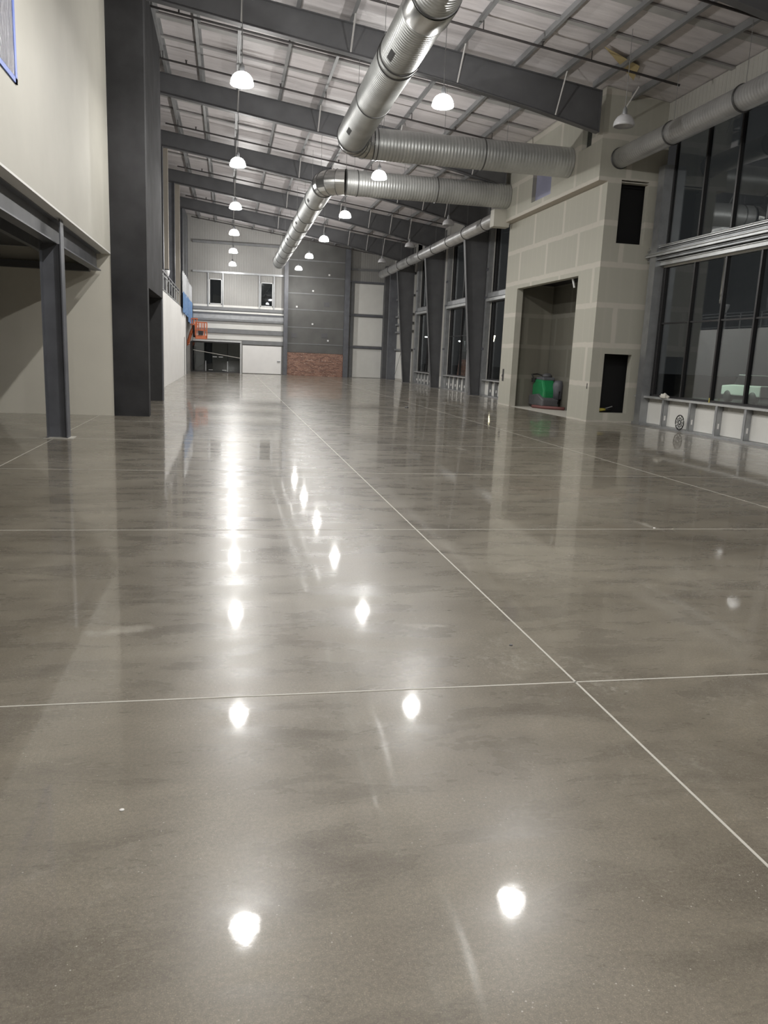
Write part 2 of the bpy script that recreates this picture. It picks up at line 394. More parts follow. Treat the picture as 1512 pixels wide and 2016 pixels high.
rz = .22
roof = MB().prism([(XL, ztop(XL)+rz), (XR+.2, ztop(XR+.2)+rz), (XR+.2, ztop(XR+.2)+rz+.2), (XL, ztop(XL)+rz+.2)], 'y', YB-.2, YE+.3).build('ceiling', M['insul'])
struct(roof, 'sloping roof underside lined with pale faced insulation')
def slopebar(x0, x1, y0, y1, dz0, dz1):
    return [(x0, ztop(x0)+dz0), (x1, ztop(x1)+dz0), (x1, ztop(x1)+dz1), (x0, ztop(x0)+dz1)]
for i, fy in enumerate(FY):
    for off, wd in ((2.85, .28), (4.35, .16)):
        y = fy+off
        if y < 54.5 and y > 8:
            MB().prism(slopebar(-6, 9.35 if 20.3 < y < 27.8 else XR, 0, 0, .16, .2), 'y', y, y+wd).build('insulation_band', M['strap'], roof)

# purlins
PX = [-5.6, -4.3, -3.05, -1.85, -.8, .3, 1.6, 2.85, 4.15, 5.5, 7.0, 8.1, 9.1, 10.2]
pn = {-5.6: 'farthest left over the mezzanine', -4.3: 'second farthest left over the mezzanine', -3.05: 'just behind the left column line', -1.85: 'nearest the left columns inside the hall',
      -.8: 'just left of the left lamp row', .3: 'directly above the left lamp row', 1.6: 'midway between left lamp row and big duct', 2.85: 'directly above the big lengthwise duct',
      4.15: 'just right of the big duct above the middle lamps', 5.5: 'second to the right of the big duct', 7.0: 'third to the right of the big duct', 8.1: 'left of the unlit lamp by the tower',
      9.1: 'running into the drywall tower near its left side', 10.2: 'nearest the window wall, over the small duct'}
def zsec(x, h=.2, wd=.075):
    z = ztop(x)+.005; t = .012
    return [(x-wd, z), (x+t/2, z), (x+t/2, z+h-t), (x+wd, z+h-t-.01), (x+wd, z+h), (x-t/2, z+h), (x-t/2, z+t), (x-wd, z+t)]
for x in PX:
    b = MB()
    if x > 9: b.prism(zsec(x), 'y', YB, 20.28); b.prism(zsec(x), 'y', 27.95, YE-.05)
    else: b.prism(zsec(x), 'y', YB, YE-.05)
    tag(b.build('roof_purlin', M['purlin']), 'grey steel roof purlin running lengthwise, '+pn[x], 'purlin')

# far gable wall
w_ = MB().prism([(XL, 0), (3.9, 0), (3.9, ztop(3.9)+.2), (XL, ztop(XL)+.2)], 'y', 55.2, YE)
def wall_with_holes(x0, x1, z1f, holes, y0, y1):
    """vertical strips between hole edges so real openings remain"""
    b = MB(); xs = sorted({x0, x1, *[h[0] for h in holes], *[h[1] for h in holes]})
    for a, c in zip(xs, xs[1:]):
        mid = (a+c)/2; hs = sorted([(h[2], h[3]) for h in holes if h[0] <= mid <= h[1]])
        z = 0
        for h0, h1 in hs:
            if h0 > z: b.box(a, c, y0, y1, z, h0)
            z = h1
        b.prism([(a, z), (c, z), (c, z1f(c)), (a, z1f(a))], 'y', y0, y1)
    return b
w_.b.free()
gl = wall_with_holes(XL, 11.45, lambda x: ztop(x)+.2, [(-2.45, .88, 0, 2.02), (-1.24, -.41, 4.5, 6.13), (2.13, 2.97, 4.5, 6.07)], 55.2, YE).build('wall_back', M['paneld'])
struct(gl, 'far gable wall of cream metal panels with grey girts')
def girt(z0, z1, x0, x1, d=.14, m='steel3', y=55.2):
    return MB().box(x0, x1, y-d, y, z0, z1).build('wall_girt', M[m], gl)
girt(8.35, 8.5, -2.3, 3.7); girt(6.5, 6.62, -2.3, 3.7, m='galv')
girt(4.12, 4.32, -2.3, 3.7); girt(3.96, 4.08, -2.3, 3.7, .1, 'panelw')
girt(3.84, 3.92, -2.3, 3.7, .2, 'steel2'); girt(3.56, 3.84, -2.3, 3.7, .16, 'galv'); girt(3.42, 3.56, -2.3, 3.7, .2, 'steel3')
girt(2.62, 2.90, -2.3, 3.7); girt(1.95, 2.2, .95, 3.7); girt(2.04, 2.14, -2.3, .9, .2, 'galvl')
girt(7.22, 7.36, 8.2, 10.6); girt(6.40, 6.52, 8.2, 10.6, m='steel2'); girt(4.18, 4.32, 8.2, 10.6, m='steel2'); girt(2.02, 2.16, 8.2, 10.6, m='steel2')
for x in (-1.34, -.38, 2.03, 3.0): MB().box(x, x+.07, 55.08, 55.2, 4.32, 6.5).build('window_jamb', M['galv'], gl)
MB().box(8.3, 8.5, 55.12, 55.2, 0, 6.4).build('panel_edge_strip', M['steel3'], gl)
scr = MB()
pts = [(2.35+.045*i, 55.19, 2.42+.09*math.sin(i*1.1)*(1 if i % 3 else .3)) for i in range(22)]
scr.tube(pts, .008, 5); scr.build('scrawled_line', M['cable'], gl)
for n_, (x0, x1, z0, z1) in enumerate(((-1.24, -.41, 4.5, 6.13), (2.13, 2.97, 4.5, 6.07)), 1):
    wn = estruct('window_%d' % n_, ((x0+x1)/2, 55.2, z0), 'small dark %s window high in the far gable wall' % ('left' if n_ == 1 else 'right'))
    b = MB(); b.box(x0, x0+.05, 55.18, 55.3, z0, z1); b.box(x1-.05, x1, 55.18, 55.3, z0, z1); b.box(x0, x1, 55.18, 55.3, z0, z0+.05); b.box(x0, x1, 55.18, 55.3, z1-.05, z1)
    b.build('window_frame', M['galvl'], wn)
    MB().box(x0+.05, x1-.05, 55.26, 55.28, z0+.05, z1-.05).build('pane', M['glass'], wn)

# gable columns and the dark boarded bay with brick base
tag(MB().box(3.70, 3.96, 54.7, 55.2, 0, ztop(3.7)).build('gable_column', M['steel2']), 'slate grey gable column at the left edge of the brick wall', 'column')
tag(MB().box(7.82, 8.16, 54.7, 55.2, 0, ztop(8.1)).build('gable_column', M['steel2']), 'slate grey gable column at the right edge of the brick wall', 'column')
pan = thing('boarded_wall_bay', 'tall dark grey boarded bay in far wall above the brick base', 'wall panel', (5.9, 55, 1.55))
MB().prism([(3.97, 1.55), (7.81, 1.55), (7.81, ztop(7.8)), (3.97, ztop(3.97))], 'y', 54.92, 55.19).build('dark_board', M['darkboard'], pan)
for z in (7.65, 6.59, 5.49, 4.42, 3.24, 2.15):
    MB().box(3.98, 7.8, 54.905, 54.925, z-.03, z+.03).build('joint_strip', M['steel3'], pan)
for x, z in ((6.73, 6.79), (5.65, 5.69), (4.57, 4.6), (5.66, 3.5), (6.75, 2.43)):
    MB().box(x-.055, x+.055, 54.88, 54.92, z-.055, z+.055).build('white_square_tag', M['whitep'], pan)
for x, z in ((6.6, 4.84), (4.4, 2.7), (6.5, 2.76)):
    MB().box(x-.2, x+.2, 54.905, 54.92, z-.15, z+.15).build('dark_patch', M['steel'], pan)
tag(MB().box(3.97, 7.81, 54.8, 55.19, 0, 1.54).build('brick_base_wall', M['brick']), 'low panel of mottled red and tan brick at far wall base', 'brick wall')
for z0, z1 in ((2.22, 2.60), (2.92, 3.40), (4.33, 4.46)): MB().box(-2.3, 3.69, 55.15, 55.2, z0, z1).build('pale_panel', M['panelw'], gl)
for z0, z1 in ((.02, 1.98), (2.2, 4.14), (4.36, 6.36)): MB().box(8.56, 10.58, 55.15, 55.2, z0, z1).build('pale_panel', M['panelw'], gl)  # same wall panel; lighter overlay puts the brighter light into its colour
# storefront doors
dr = estruct('door_1', (-.8, 55.2, 0), 'dark glazed double door opening in the far wall, left side')
b = MB(); b.box(-2.45, -2.35, 55.1, 55.3, 0, 2.02); b.box(-2.35, .80, 55.1, 55.3, 1.95, 2.02); b.box(-2.35, .8, 55.1, 55.3, 0, .06)
b.build('door_frame', M['frame'], dr)
MB().box(.80, .90, 55.08, 55.3, 0, 2.03).build('side_jamb', M['galvl'], dr)
for x in (-1.48, -.03): MB().box(x-.025, x+.025, 55.12, 55.2, .06, .75).build('mullion', M['galv'], dr)
for x0, x1 in ((-2.35, -1.5), (-1.46, -.05), (-.01, .8)):
    MB().box(x0, x1, 55.2, 55.22, .06, 1.95).build('glass_leaf', M['glass'], dr)
for x in (-.88, -.48): MB().box(x-.14, x+.14, 55.14, 55.19, 1.02, 1.05).build('lamp_reflection_bar', M['whitep'], dr)  # white bars standing in for lamp reflections in the door glass
for x in (-1.15, -.25): MB().box(x-.14, x+.14, 55.14, 55.19, .14, .17).build('lamp_reflection_strip', M['galvl'], dr)  # pale strips for the lower lamp reflections, modelled as solid pieces
b = MB(); b.box(-2.5, .95, 56.4, 56.5, 0, 2.2); b.box(-2.55, -2.5, 55.35, 56.5, 0, 2.2); b.box(.95, 1.0, 55.35, 56.5, 0, 2.2); b.box(-2.5, .95, 55.35, 56.5, 2.2, 2.25); b.build('doorway_blackout_box', M['void'], dr)  # near-black box added behind the glass so the doorway stays dark
tp = MB(); tp.prism([(-2.3, 1.43), (.82, .99), (.82, 1.025), (-2.3, 1.465)], 'y', 55.0, 55.005)
tag(tp.build('barrier_tape', M['joint']), 'pale barrier tape stretched diagonally across the dark doors', 'tape')
d2o = estruct('door_2', (2.25, 55.15, 0), 'plain white door panel beside the dark glazed doors')
MB().box(.97, 3.58, 55.08, 55.2, .03, 1.88).build('door_slab', M['white'], d2o)
MB().box(3.30, 3.52, 55.02, 55.08, .86, .92).build('door_handle', M['galv'], d2o)

# ---------------------------------------------------------------- left side
LW = -2.48
wl = MB().prism([(YB, 3.48), (18.35, 3.48), (18.35, ztop(LW)), (YB, ztop(LW))], 'x', LW-.18, LW).build('wall_left', M['cream'])
struct(wl, 'tall smooth cream wall above the left mezzanine opening')
MB().box(LW-.20, LW+.012, YB, 10.76, 0, 0.001).b.free()
pl = thing('taped_plastic_sheet', 'crinkled clear plastic sheet edged with blue tape on upper cream wall', 'plastic sheet', (LW, 7.5, 4.55))
MB().box(LW+.002, LW+.012, 4, 10.72, 4.60, 8.6).build('plastic_film', M['poly'], pl)
b = MB(); b.box(LW+.003, LW+.018, 10.70, 10.79, 4.53, 8.6); b.box(LW+.003, LW+.018, 4, 10.79, 4.53, 4.59); b.build('tape_border', M['tape'], pl)
st = struct(MB().box(XL, -2.48, 18.35, 18.6, 0, 3.5).build('wall_left_return', M['creamdark']), 'cream cross wall under the mezzanine, facing the hall entrance')
struct(MB().box(-2.66, LW, YB, 18.34, 3.45, 3.48).build('trim_1', M['panelw']), 'tan soffit edge under the cream upper wall')
MB().box(-2.95, -2.5, 18.2, 18.345, 3.2, 3.45)
struct(MB().box(XL-.2, XL, YB, 56, 0, ztop(XL)).build('wall_left_outer', M['steel3']), 'outer left wall behind the mezzanine')
dk_ = struct(MB().box(XL, -2.66, YB, 18.34, 3.5, 3.6).build('ceiling_mezzanine', M['steel']), 'dark metal deck over the low area at left')
for x in (-3.6, -4.7, -5.8, -6.9): MB().box(x-.05, x+.05, YB, 18.2, 3.28, 3.5).build('deck_joist', M['steel2'], dk_)
# post
po = thing('steel_post', 'slate blue steel I-section post standing under the mezzanine beam', 'post', (-2.74, 13.72, 0))
b = MB(); b.box(-2.905, -2.89, 13.6, 13.85, .012, 3.08); b.box(-2.60, -2.58, 13.6, 13.85, .012, 3.44); b.box(-2.89, -2.60, 13.745, 13.757, .012, 3.08)
b.build('i_section', M['steel2'], po)
MB().box(-2.95, -2.5, 13.55, 13.9, 0, .012).build('base_plate', M['joint'], po)
bm_ = thing('mezzanine_beam', 'dark steel I-beam carrying the mezzanine edge along the left', 'beam', (-2.75, 3, 3.08))
b = MB()
for y0, y1 in ((YB, 18.2),):
    b.box(-2.755, -2.745, y0, y1, 3.10, 3.43); b.box(-2.84, -2.66, y0, y1, 3.08, 3.10); b.box(-2.84, -2.66, y0, y1, 3.43, 3.45)
b.build('i_beam', M['steel2'], bm_)
tag(MB().box(XL+.05, -2.9, 18.15, 18.33, 3.06, 3.2).build('ledger_beam', M['steel']), 'dark horizontal beam along the top of the cream cross wall', 'beam')
# black clad column and bulkhead
cl = thing('black_clad_column', 'massive black clad column beside the tall cream wall', 'column', (-2.1, 18.4, 0))
MB().box(LW, -1.73, 18.34, 18.66, 0, ztop(LW)-.4).build('front_face', M['blackm'], cl)
MB().box(LW, -1.84, 18.66, 24.0, 2.9, ztop(LW)-.4).build('upper_bulkhead', M['blackm'], cl)
MB().box(-2.5, -1.87, 23.8, 24.1, 0, 2.9).build('rear_leg', M['black'], cl)
MB().box(-1.875, -1.845, 23.78, 24.1, 0, 2.9).build('edge_angle', M['steel2'], cl)
tag(MB().box(-2.6, LW-.002, 18.66, 23.78, 0, 2.88).build('dark_recess_panel', M['black']), 'black wall panel recessed under the black column bulkhead', 'wall panel')
# white knee wall with mezzanine
ww = struct(MB().box(-2.62, -2.45, 24.05, 48.7, 0, 3.66).build('wall_left_white', M['white']), 'bright white wall under the mezzanine railing, further down the hall')
MB().box(-2.455, -2.44, 46.95, 47.25, .02, 2.15).build('dark_slot', M['frame'], ww)
struct(MB().box(XL, -2.62, 24.1, 48.7, 3.3, 3.62).build('floor_mezzanine', M['steel3']), 'mezzanine floor slab behind the white wall')
struct(MB().box(XL, -2.62, 48.55, 48.7, 0, 3.3).build('wall_left_end', M['tan']), 'end wall under the mezzanine')
rl = thing('mezzanine_railing', 'dark steel guard railing along the mezzanine edge above white wall', 'railing', (-2.5, 34, 3.66))
MB().box(-2.53, -2.47, 24.1, 43.2, 4.42, 4.47).build('top_rail', M['steel2'], rl)
MB().box(-2.52, -2.48, 24.1, 43.2, 4.28, 4.31).build('mid_rail', M['galv'], rl)
MB().box(-2.52, -2.48, 24.1, 43.2, 3.74, 3.77).build('bottom_rail', M['galv'], rl)
y = 24.6
while y < 43.3:
    MB().box(-2.52, -2.48, y-.02, y+.02, 3.66, 4.42).build('rail_post', M['galvl'], rl); y += 1.66
# left columns of the frames
def ibox(b, x0, x1, y, wd, z0, z1, t=.02):
    b.box(x0, x0+t, y-wd/2, y+wd/2, z0, z1); b.box(x1-t, x1, y-wd/2, y+wd/2, z0, z1); b.box(x0+t, x1-t, y-.006, y+.006, z0, z1)
for fy, nm in ((34.25, 'nearest, half hidden by the black bulkhead'), (41.3, 'second along, behind the railing'), (48.3, 'farthest, beside the hanging tarps')):
    b = MB(); ibox(b, -2.86, -2.56, fy, .26, 3.63, 9.3)
    tag(b.build('mezzanine_column', M['steel2']), 'dark steel column standing on the mezzanine edge, '+nm, 'column')
t = thing('drywall_pier', 'narrow tan drywall pier hanging behind the railing, left of the dark middle column', 'pier', (-2.74, 38, 5.0))
MB().box(-2.84, -2.64, 38, 38.3, 5.0, ztop(-2.64)+.19).build('tan_face', M['tan'], t)
MB().box(-2.85, -2.63, 37.98, 38.32, 4.95, 5.0).build('black_edge', M['frame'], t)
t = thing('drywall_pier', 'tall tan drywall pier where the mezzanine railing ends', 'pier', (-2.62, 44.2, 3.62))
MB().box(-2.79, -2.48, 44.0, 44.3, 3.62, ztop(-2.48)+.10).build('tan_face', M['tan'], t)
tag(MB().lathe((-2.74, 37.8, 0), [(.0, 4.93), (.16, 4.93), (.14, 4.74), (.06, 4.6), (.06, 3.62), (0, 3.62)], 14).build('white_stanchion', M['whitep'], None, True), 'white flared stanchion just behind the mezzanine railing', 'stanchion')
# tarps
def sheet(x0, y0, y1, z0, z1, name, m, parent, amp=.05, ny=26):
    b = MB(); g = []
    for i in range(ny+1):
        y = y0+(y1-y0)*i/ny; g.append([b.b.verts.new((x0+amp*math.sin(i*1.3)+amp*.5*math.sin(i*2.9), y, z)) for z in (z0+.08*math.sin(i*.7), (z0+z1)/2, z1)])
    for A, B in zip(g, g[1:]):
        for j in range(2): b.b.faces.new((A[j], B[j], B[j+1], A[j+1]))
    return b.build(name, m, parent, True)
ta = thing('hanging_tarp', 'white and blue plastic tarp hung over the far mezzanine corner', 'tarp', (-2.35, 47.5, 3.3))
sheet(-2.36, 43.9, 49.6, 4.42, 5.5, 'white_upper_sheet', M['polyw'], ta); sheet(-2.34, 43.9, 49.9, 3.42, 4.45, 'blue_lower_sheet', M['blue'], ta)
tb = thing('hanging_tarp', 'second blue and white tarp hung nearest the far gable wall', 'tarp', (-2.35, 52.5, 3.1))
sheet(-2.38, 50.2, 55.0, 4.42, 5.45, 'white_upper_sheet', M['polyw'], tb); sheet(-2.36, 50.0, 55.0, 3.12, 4.45, 'blue_lower_sheet', M['blue'], tb)
tag(MB().box(-2.58, -2.46, 49.95, 50.1, 0, 9.3).build('corner_post', M['steel3']), 'slim grey post between the two hanging tarps', 'post')
struct(MB().box(-2.75, -2.62, 48.75, 55.18, 4.3, 9.9).build('wall_left_far', M['steel2']), 'dark slate upper wall beside the hanging tarps')
# boom lift
lf = thing('boom_lift', 'orange boom lift with railed basket raised beside the dark doors', 'lift', (-3.2, 52.0, 0))
b = MB(); b.box(-4.2, -2.75, 51.2, 52.9, .3, .95); b.build('chassis', M['orange'], lf, bevel=.05)
for x in (-4.0, -2.95):
    for yy in (51.2, 52.8): MB().lathe((x, yy, .36), [(0, -.13), (.34, -.13), (.36, -.08), (.36, .08), (.34, .13), (0, .13)], 18, 'y').build('wheel', M['dk'], lf, True)
MB().tube([(-3.4, 52, .95), (-3.0, 51.8, 1.4), (-2.45, 51.3, 1.9)], .14, 8).build('lower_boom', M['orange'], lf)
MB().tube([(-2.45, 51.3, 1.9), (-2.25, 51.2, 2.5), (-2.05, 51.1, 2.95)], .10, 8).build('upper_boom', M['orange'], lf)
MB().tube([(-2.1, 51.05, 2.95), (-2.05, 51.0, 2.2)], .07, 8).build('jib_link', M['dk'], lf)
bs = MB(); bs.box(-1.98, -1.28, 50.2, 51.2, 2.12, 2.18); bs.box(-1.98, -1.28, 50.2, 50.23, 2.18, 2.34); bs.box(-1.98, -1.95, 50.2, 51.2, 2.18, 2.34); bs.box(-1.31, -1.28, 50.2, 51.2, 2.18, 2.34)
bk = bs.build('basket_floor', M['orange'], lf)
b = MB()
for z in (2.65, 3.12):
    for p in (((-1.97, 50.22), (-1.29, 50.22)), ((-1.29, 50.22), (-1.29, 51.18)), ((-1.29, 51.18), (-1.97, 51.18)), ((-1.97, 51.18), (-1.97, 50.22))):
        b.tube([(*p[0], z), (*p[1], z)], .022, 6)
for x, yy in ((-1.97, 50.22), (-1.74, 50.22), (-1.51, 50.22), (-1.29, 50.22), (-1.97, 51.18), (-1.63, 51.18), (-1.29, 51.18), (-1.29, 50.7), (-1.97, 50.7), (-1.86, 50.22), (-1.62, 50.22), (-1.40, 50.22), (-1.8, 51.18), (-1.46, 51.18)):
    b.tube([(x, yy, 2.18), (x, yy, 3.12)], .022, 6)
b.build('basket_rail', M['orange'], lf)
MB().box(-1.78, -1.5, 50.12, 50.2, 2.35, 2.6).build('control_box', M['dk'], lf)
MB().tube([(-2.25, 51.4, 3.35), (-1.85, 51.4, 3.35)], .04, 6).tube([(-2.1, 51.4, 3.35), (-2.1, 51.2, 2.8)], .035, 6).tube([(-2.3, 51.4, 3.0), (-1.85, 51.4, 3.0)], .05, 6).tube([(-2.25, 51.4, 3.35), (-2.2, 51.3, 2.8)], .03, 6).tube([(-1.9, 51.4, 3.35), (-1.95, 51.3, 2.8)], .03, 6).build('rear_hoop', M['orange'], lf)

# ---------------------------------------------------------------- frames: rafters with flange braces
PROF = [(-8.5, 10.05), (-2.1, 9.24), (.2, 8.91), (3.3, 8.47), (5.5, 8.14), (7.5, 7.78), (9.3, 7.40), (11.05, 7.02)]
def zbot(x):
    for (a, za), (c, zc) in zip(PROF, PROF[1:]):
        if a <= x <= c: return za+(zc-za)*(x-a)/(c-a)
    return PROF[-1][1]
rn = {-7.9: 'behind the viewer', -.9: 'overhead', 6.15: 'overhead ahead', 13.2: 'nearest in view, at the top right corner', 20.2: 'second from the viewer, ending at the drywall tower', 27.2: 'third from the viewer, crossing behind the big duct elbow',
      34.25: 'fourth from the viewer, meeting the first mezzanine column', 41.3: 'fifth from the viewer', 48.3: 'farthest free rafter before the gable wall'}
for fy in FY:
    x1 = 9.3 if fy == 20.2 else (9.3 if fy == 27.2 else 11.05)
    t = thing('roof_rafter', 'deep tapered charcoal roof rafter, '+rn[fy], 'rafter', (4, fy, 7.4))
    xs = [p[0] for p in PROF if p[0] < x1]+[x1]
    if fy == 20.2: pass
    b = MB()
    b.prism([(x, zbot(x)+.015) for x in xs]+[(x, ztop(x)-.015) for x in reversed(xs)], 'y', fy-.006, fy+.006)
    if x1 < 10: b.box(x1-.012, x1, fy-.1, fy+.1, zbot(x1), ztop(x1))
    b.build('web_plate', M['steel'], t)
    b = MB(); b.prism([(x, zbot(x)) for x in xs]+[(x, zbot(x)+.016) for x in reversed(xs)], 'y', fy-.1, fy+.1)
    b.build('bottom_flange', M['steel'], t)
    b = MB(); b.prism([(x, ztop(x)-.016) for x in xs]+[(x, ztop(x)) for x in reversed(xs)], 'y', fy-.1, fy+.1)
    b.build('top_flange', M['steel'], t)
    br = [.3, 2.85, 5.5, 8.1] if fy < 30 else [.3, 2.85, 4.15, 5.5, 7.0, 8.1, 9.1]
    for x in br:
        b = MB(); b.tube([(x, fy-.62, ztop(x)+.06), (x-.02, fy-.10, zbot(x)+.04)], .022, 4); b.build('flange_brace', M['brace'], t)
# loose brace by the tower
tag(MB().tube([(9.78, 20.1, 7.72), (9.95, 19.45, 8.35)], .022, 4).build('flange_brace', M['brace']), 'light steel brace angled in front of the tower above unlit lamp', 'brace')
# right columns
cn = {34.25: 'nearest beyond the drywall tower', 41.3: 'second beyond the drywall tower', 48.3: 'third beyond the drywall tower'}
for fy in (-7.9, -.9, 6.15, 13.2, 34.25, 41.3, 48.3):
    t = thing('tapered_column', 'dark tapered steel frame column on the window side, '+cn.get(fy, 'outside the photo to the right'), 'column', (10.9, fy, 0), None)
    b = MB(); b.prism([(10.70, 0), (11.10, 0), (11.10, 7.0), (10.0, 7.22)], 'y', fy-.006, fy+.006); b.build('web_plate', M['steel'], t)
    b = MB(); b.prism([(10.68, 0), (10.70, 0), (10.0, 7.2), (9.98, 7.2)], 'y', fy-.13, fy+.13); b.build('inner_flange', M['steel'], t)
    MB().box(11.10, 11.12, fy-.13, fy+.13, 0, 8.1).build('outer_flange', M['steel'], t)
    MB().box(10.62, 11.16, fy-.16, fy+.16, 0, .02).build('base_plate', M['steel2'], t)
tag(MB().box(10.6, 11.08, 54.75, 55.2, 0, 7.6).build('corner_column', M['steel']), 'dark column in the far right corner of the hall', 'column')
cb_ = tag(MB().box(10.7, 11.3, 53.5, 53.75, 0, 7.4).build('end_frame_column', M['steel2']), 'dark slate column just before the far right corner', 'column')

# ---------------------------------------------------------------- sprinkler branch lines
SP = {11.2: 'above the picture edge overhead', 14.7: 'nearest in view, by the top right rafter', 18.2: 'ending by the amber flap near the tower', 21.7: 'just past the second rafter', 25.2: 'between second and third rafters',
      28.7: 'just past the third rafter', 32.2: 'between third and fourth rafters', 35.8: 'just past the fourth rafter', 39.3: 'between fourth and fifth rafters', 42.8: 'just past the fifth rafter', 46.3: 'between fifth rafter and the farthest', 49.8: 'just past the farthest rafter', 53.3: 'nearest the far gable wall'}
SP = {**SP, **{round(k_+d_, 1): v_ for k_, v_ in SP.items() for d_ in (-.1, .1)}}
for fy in FY[2:]:
    for off, lab in ((1.5, 'in front of'), (5.05, 'well behind')):
        y = fy+off
        if y < 10 or y > 54: continue
        x1 = 10.35 if not 20 < y < 28 else 9.3
        if y == 20.2+1.5: x1 = 9.2
        t = thing('sprinkler_pipe', 'thin black sprinkler pipe under the roof, '+SP[round(y, 1)], 'pipe', (0, y, ztop(0)-.22))
        MB().tube([(-2.3, y, ztop(-2.3)-.2), (x1, y, ztop(x1)-.2)], .028, 8).build('branch_pipe', M['pipe'], t)
        for x in (-1.85, .3, 2.85, 5.5, 8.1):
            MB().tube([(x, y, ztop(x)-.2), (x, y, ztop(x)+.02)], .012, 6).build('pipe_hanger', M['pipe'], t)
        for x in (-1.2, 1.5, 4.2, 6.9):
            if x < x1: MB().lathe((x, y, ztop(x)-.2), [(0, 0), (.02, .02), (.02, .09), (.045, .11), (0, .12)], 8).build('sprinkler_head', M['pipe'], t)

# ---------------------------------------------------------------- ducts
DX, DZ, DR = 3.17, 7.15, .40
def ring(parent, c, r, axis, wd=.035):
    return MB().lathe(c, [(r, -wd/2), (r+.018, -wd/2), (r+.018, wd/2), (r, wd/2)], 40, axis).build('joint_ring', M['ring'], parent, True)
def vent(parent, cx, cz, r, y, ang, m='ventdark', dy=.42, da=16):
    b = MB(); n = 6; P = []
    for i in range(n+1):
        a = math.radians(ang-da/2+da*i/n); P.append((cx+(r+.004)*math.cos(a), cz+(r+.004)*math.sin(a)))
    for (a, c), (e, f) in zip(P, P[1:]): b.quad((a, y-dy/2, c), (e, y-dy/2, f), (e, y+dy/2, f), (a, y+dy/2, c))
    return b.build('register_opening', M[m], parent)
def elbow(parent, y0, toward, R=.62, n=4):
    """gored 90 degree bend from the lengthwise run to a run going +X"""
    b = MB(); path = []
    for i in range(n+1):
        a = math.pi/2*i/n
        path.append((DX+R*(1-math.cos(a)), y0+toward*R*math.sin(a), DZ))
    b.tube(path, DR, 36, cap=False); o = b.build('gored_elbow', M['ductE'], parent, False)
    for i in range(1, n):
        a = math.pi/2*i/n; c = Vector(path[i]); t = Vector((math.sin(a), toward*math.cos(a), 0)); u = Vector((-toward*math.cos(a), math.sin(a), 0))
        bb = MB(); pts = [c+(u*math.cos(q)+Vector((0, 0, 1))*math.sin(q))*(DR+.012) for q in [2*math.pi*j/28 for j in range(29)]]
        bb.tube(pts, .007, 5, cap=False); bb.build('gore_seam', M['ring'], parent, True)
    return path[-1]
d1 = thing('supply_duct', 'large spiral metal duct coming overhead and turning into the tower', 'duct', (DX, 16, DZ-DR))
MB().lathe((DX, 0, DZ), [(DR, -8), (DR, 22.3-.62)], 48, 'y').build('lengthwise_run', M['ductY'], d1, True)
for y in (9.5, 11.4, 13.1, 13.75, 15.75, 16.0, 18.55, 21.66): ring(d1, (DX, y, DZ), DR, 'y')
MB().lathe((DX, 0, DZ), [(DR+.02, 13.15), (DR+.03, 13.2), (DR+.03, 13.7), (DR+.02, 13.75)], 48, 'y').build('coupling_sleeve', M['ductE'], d1, True)
for y in (15.2, 20.3): vent(d1, DX, DZ, DR, y, -138)
vent(d1, DX, DZ, DR, 10.6, -138)
e = elbow(d1, 22.3-.62, 1)
MB().lathe((0, 22.3, DZ), [(DR, e[0]), (DR, 9.49)], 48, 'x').build('crosswise_run', M['ductX'], d1, True)
for x in (e[0]+.02, e[0]+.12, 6.9): ring(d1, (x, 22.3, DZ), DR, 'x', .025)
d2 = thing('supply_duct', 'large spiral metal duct running from the far end and elbowing into the tower', 'duct', (DX, 38, DZ-DR))
MB().lathe((DX, 0, DZ), [(DR, 27.35+.62), (DR, 52.5)], 48, 'y').build('lengthwise_run', M['ductY'], d2, True)
MB().lathe((DX, 52.5, DZ), [(DR, 0), (.01, .01)], 48, 'y').build('end_cap', M['ductE'], d2, True)
for y in (28.05, 30.6, 33.8, 36.4, 38.9, 41.5, 44.1, 46.7, 49.3, 51.8): ring(d2, (DX, y, DZ), DR, 'y', .04)
for y in (29.9, 35.1, 40.2): vent(d2, DX, DZ, DR, y, -150)
e = elbow(d2, 27.35+.62, -1)
MB().lathe((0, 27.35, DZ), [(DR, e[0]), (DR, 9.49)], 48, 'x').build('crosswise_run', M['ductX'], d2, True)
for x in (e[0]+.02, e[0]+.4, 6.9): ring(d2, (x, 27.35, DZ), DR, 'x', .025)
for d, ys in ((d1, (12.3, 14.6, 17.5, 20.9)), (d2, (29, 32, 35, 39, 43, 47, 51))):
    for y in ys:
        MB().tube([(DX, y, DZ+DR), (DX, y, ztop(DX))], .006, 5).build('hanger_wire', M['cable'], d)
for d, y in ((d1, 22.3), (d2, 27.35)):
    for x in (4.1, 5.8, 7.6): MB().tube([(x, y, DZ+DR), (x, y, ztop(x)+.1)], .006, 5).build('hanger_wire', M['cable'], d)
RX, RZ, RR = 10.05, 6.88, .25
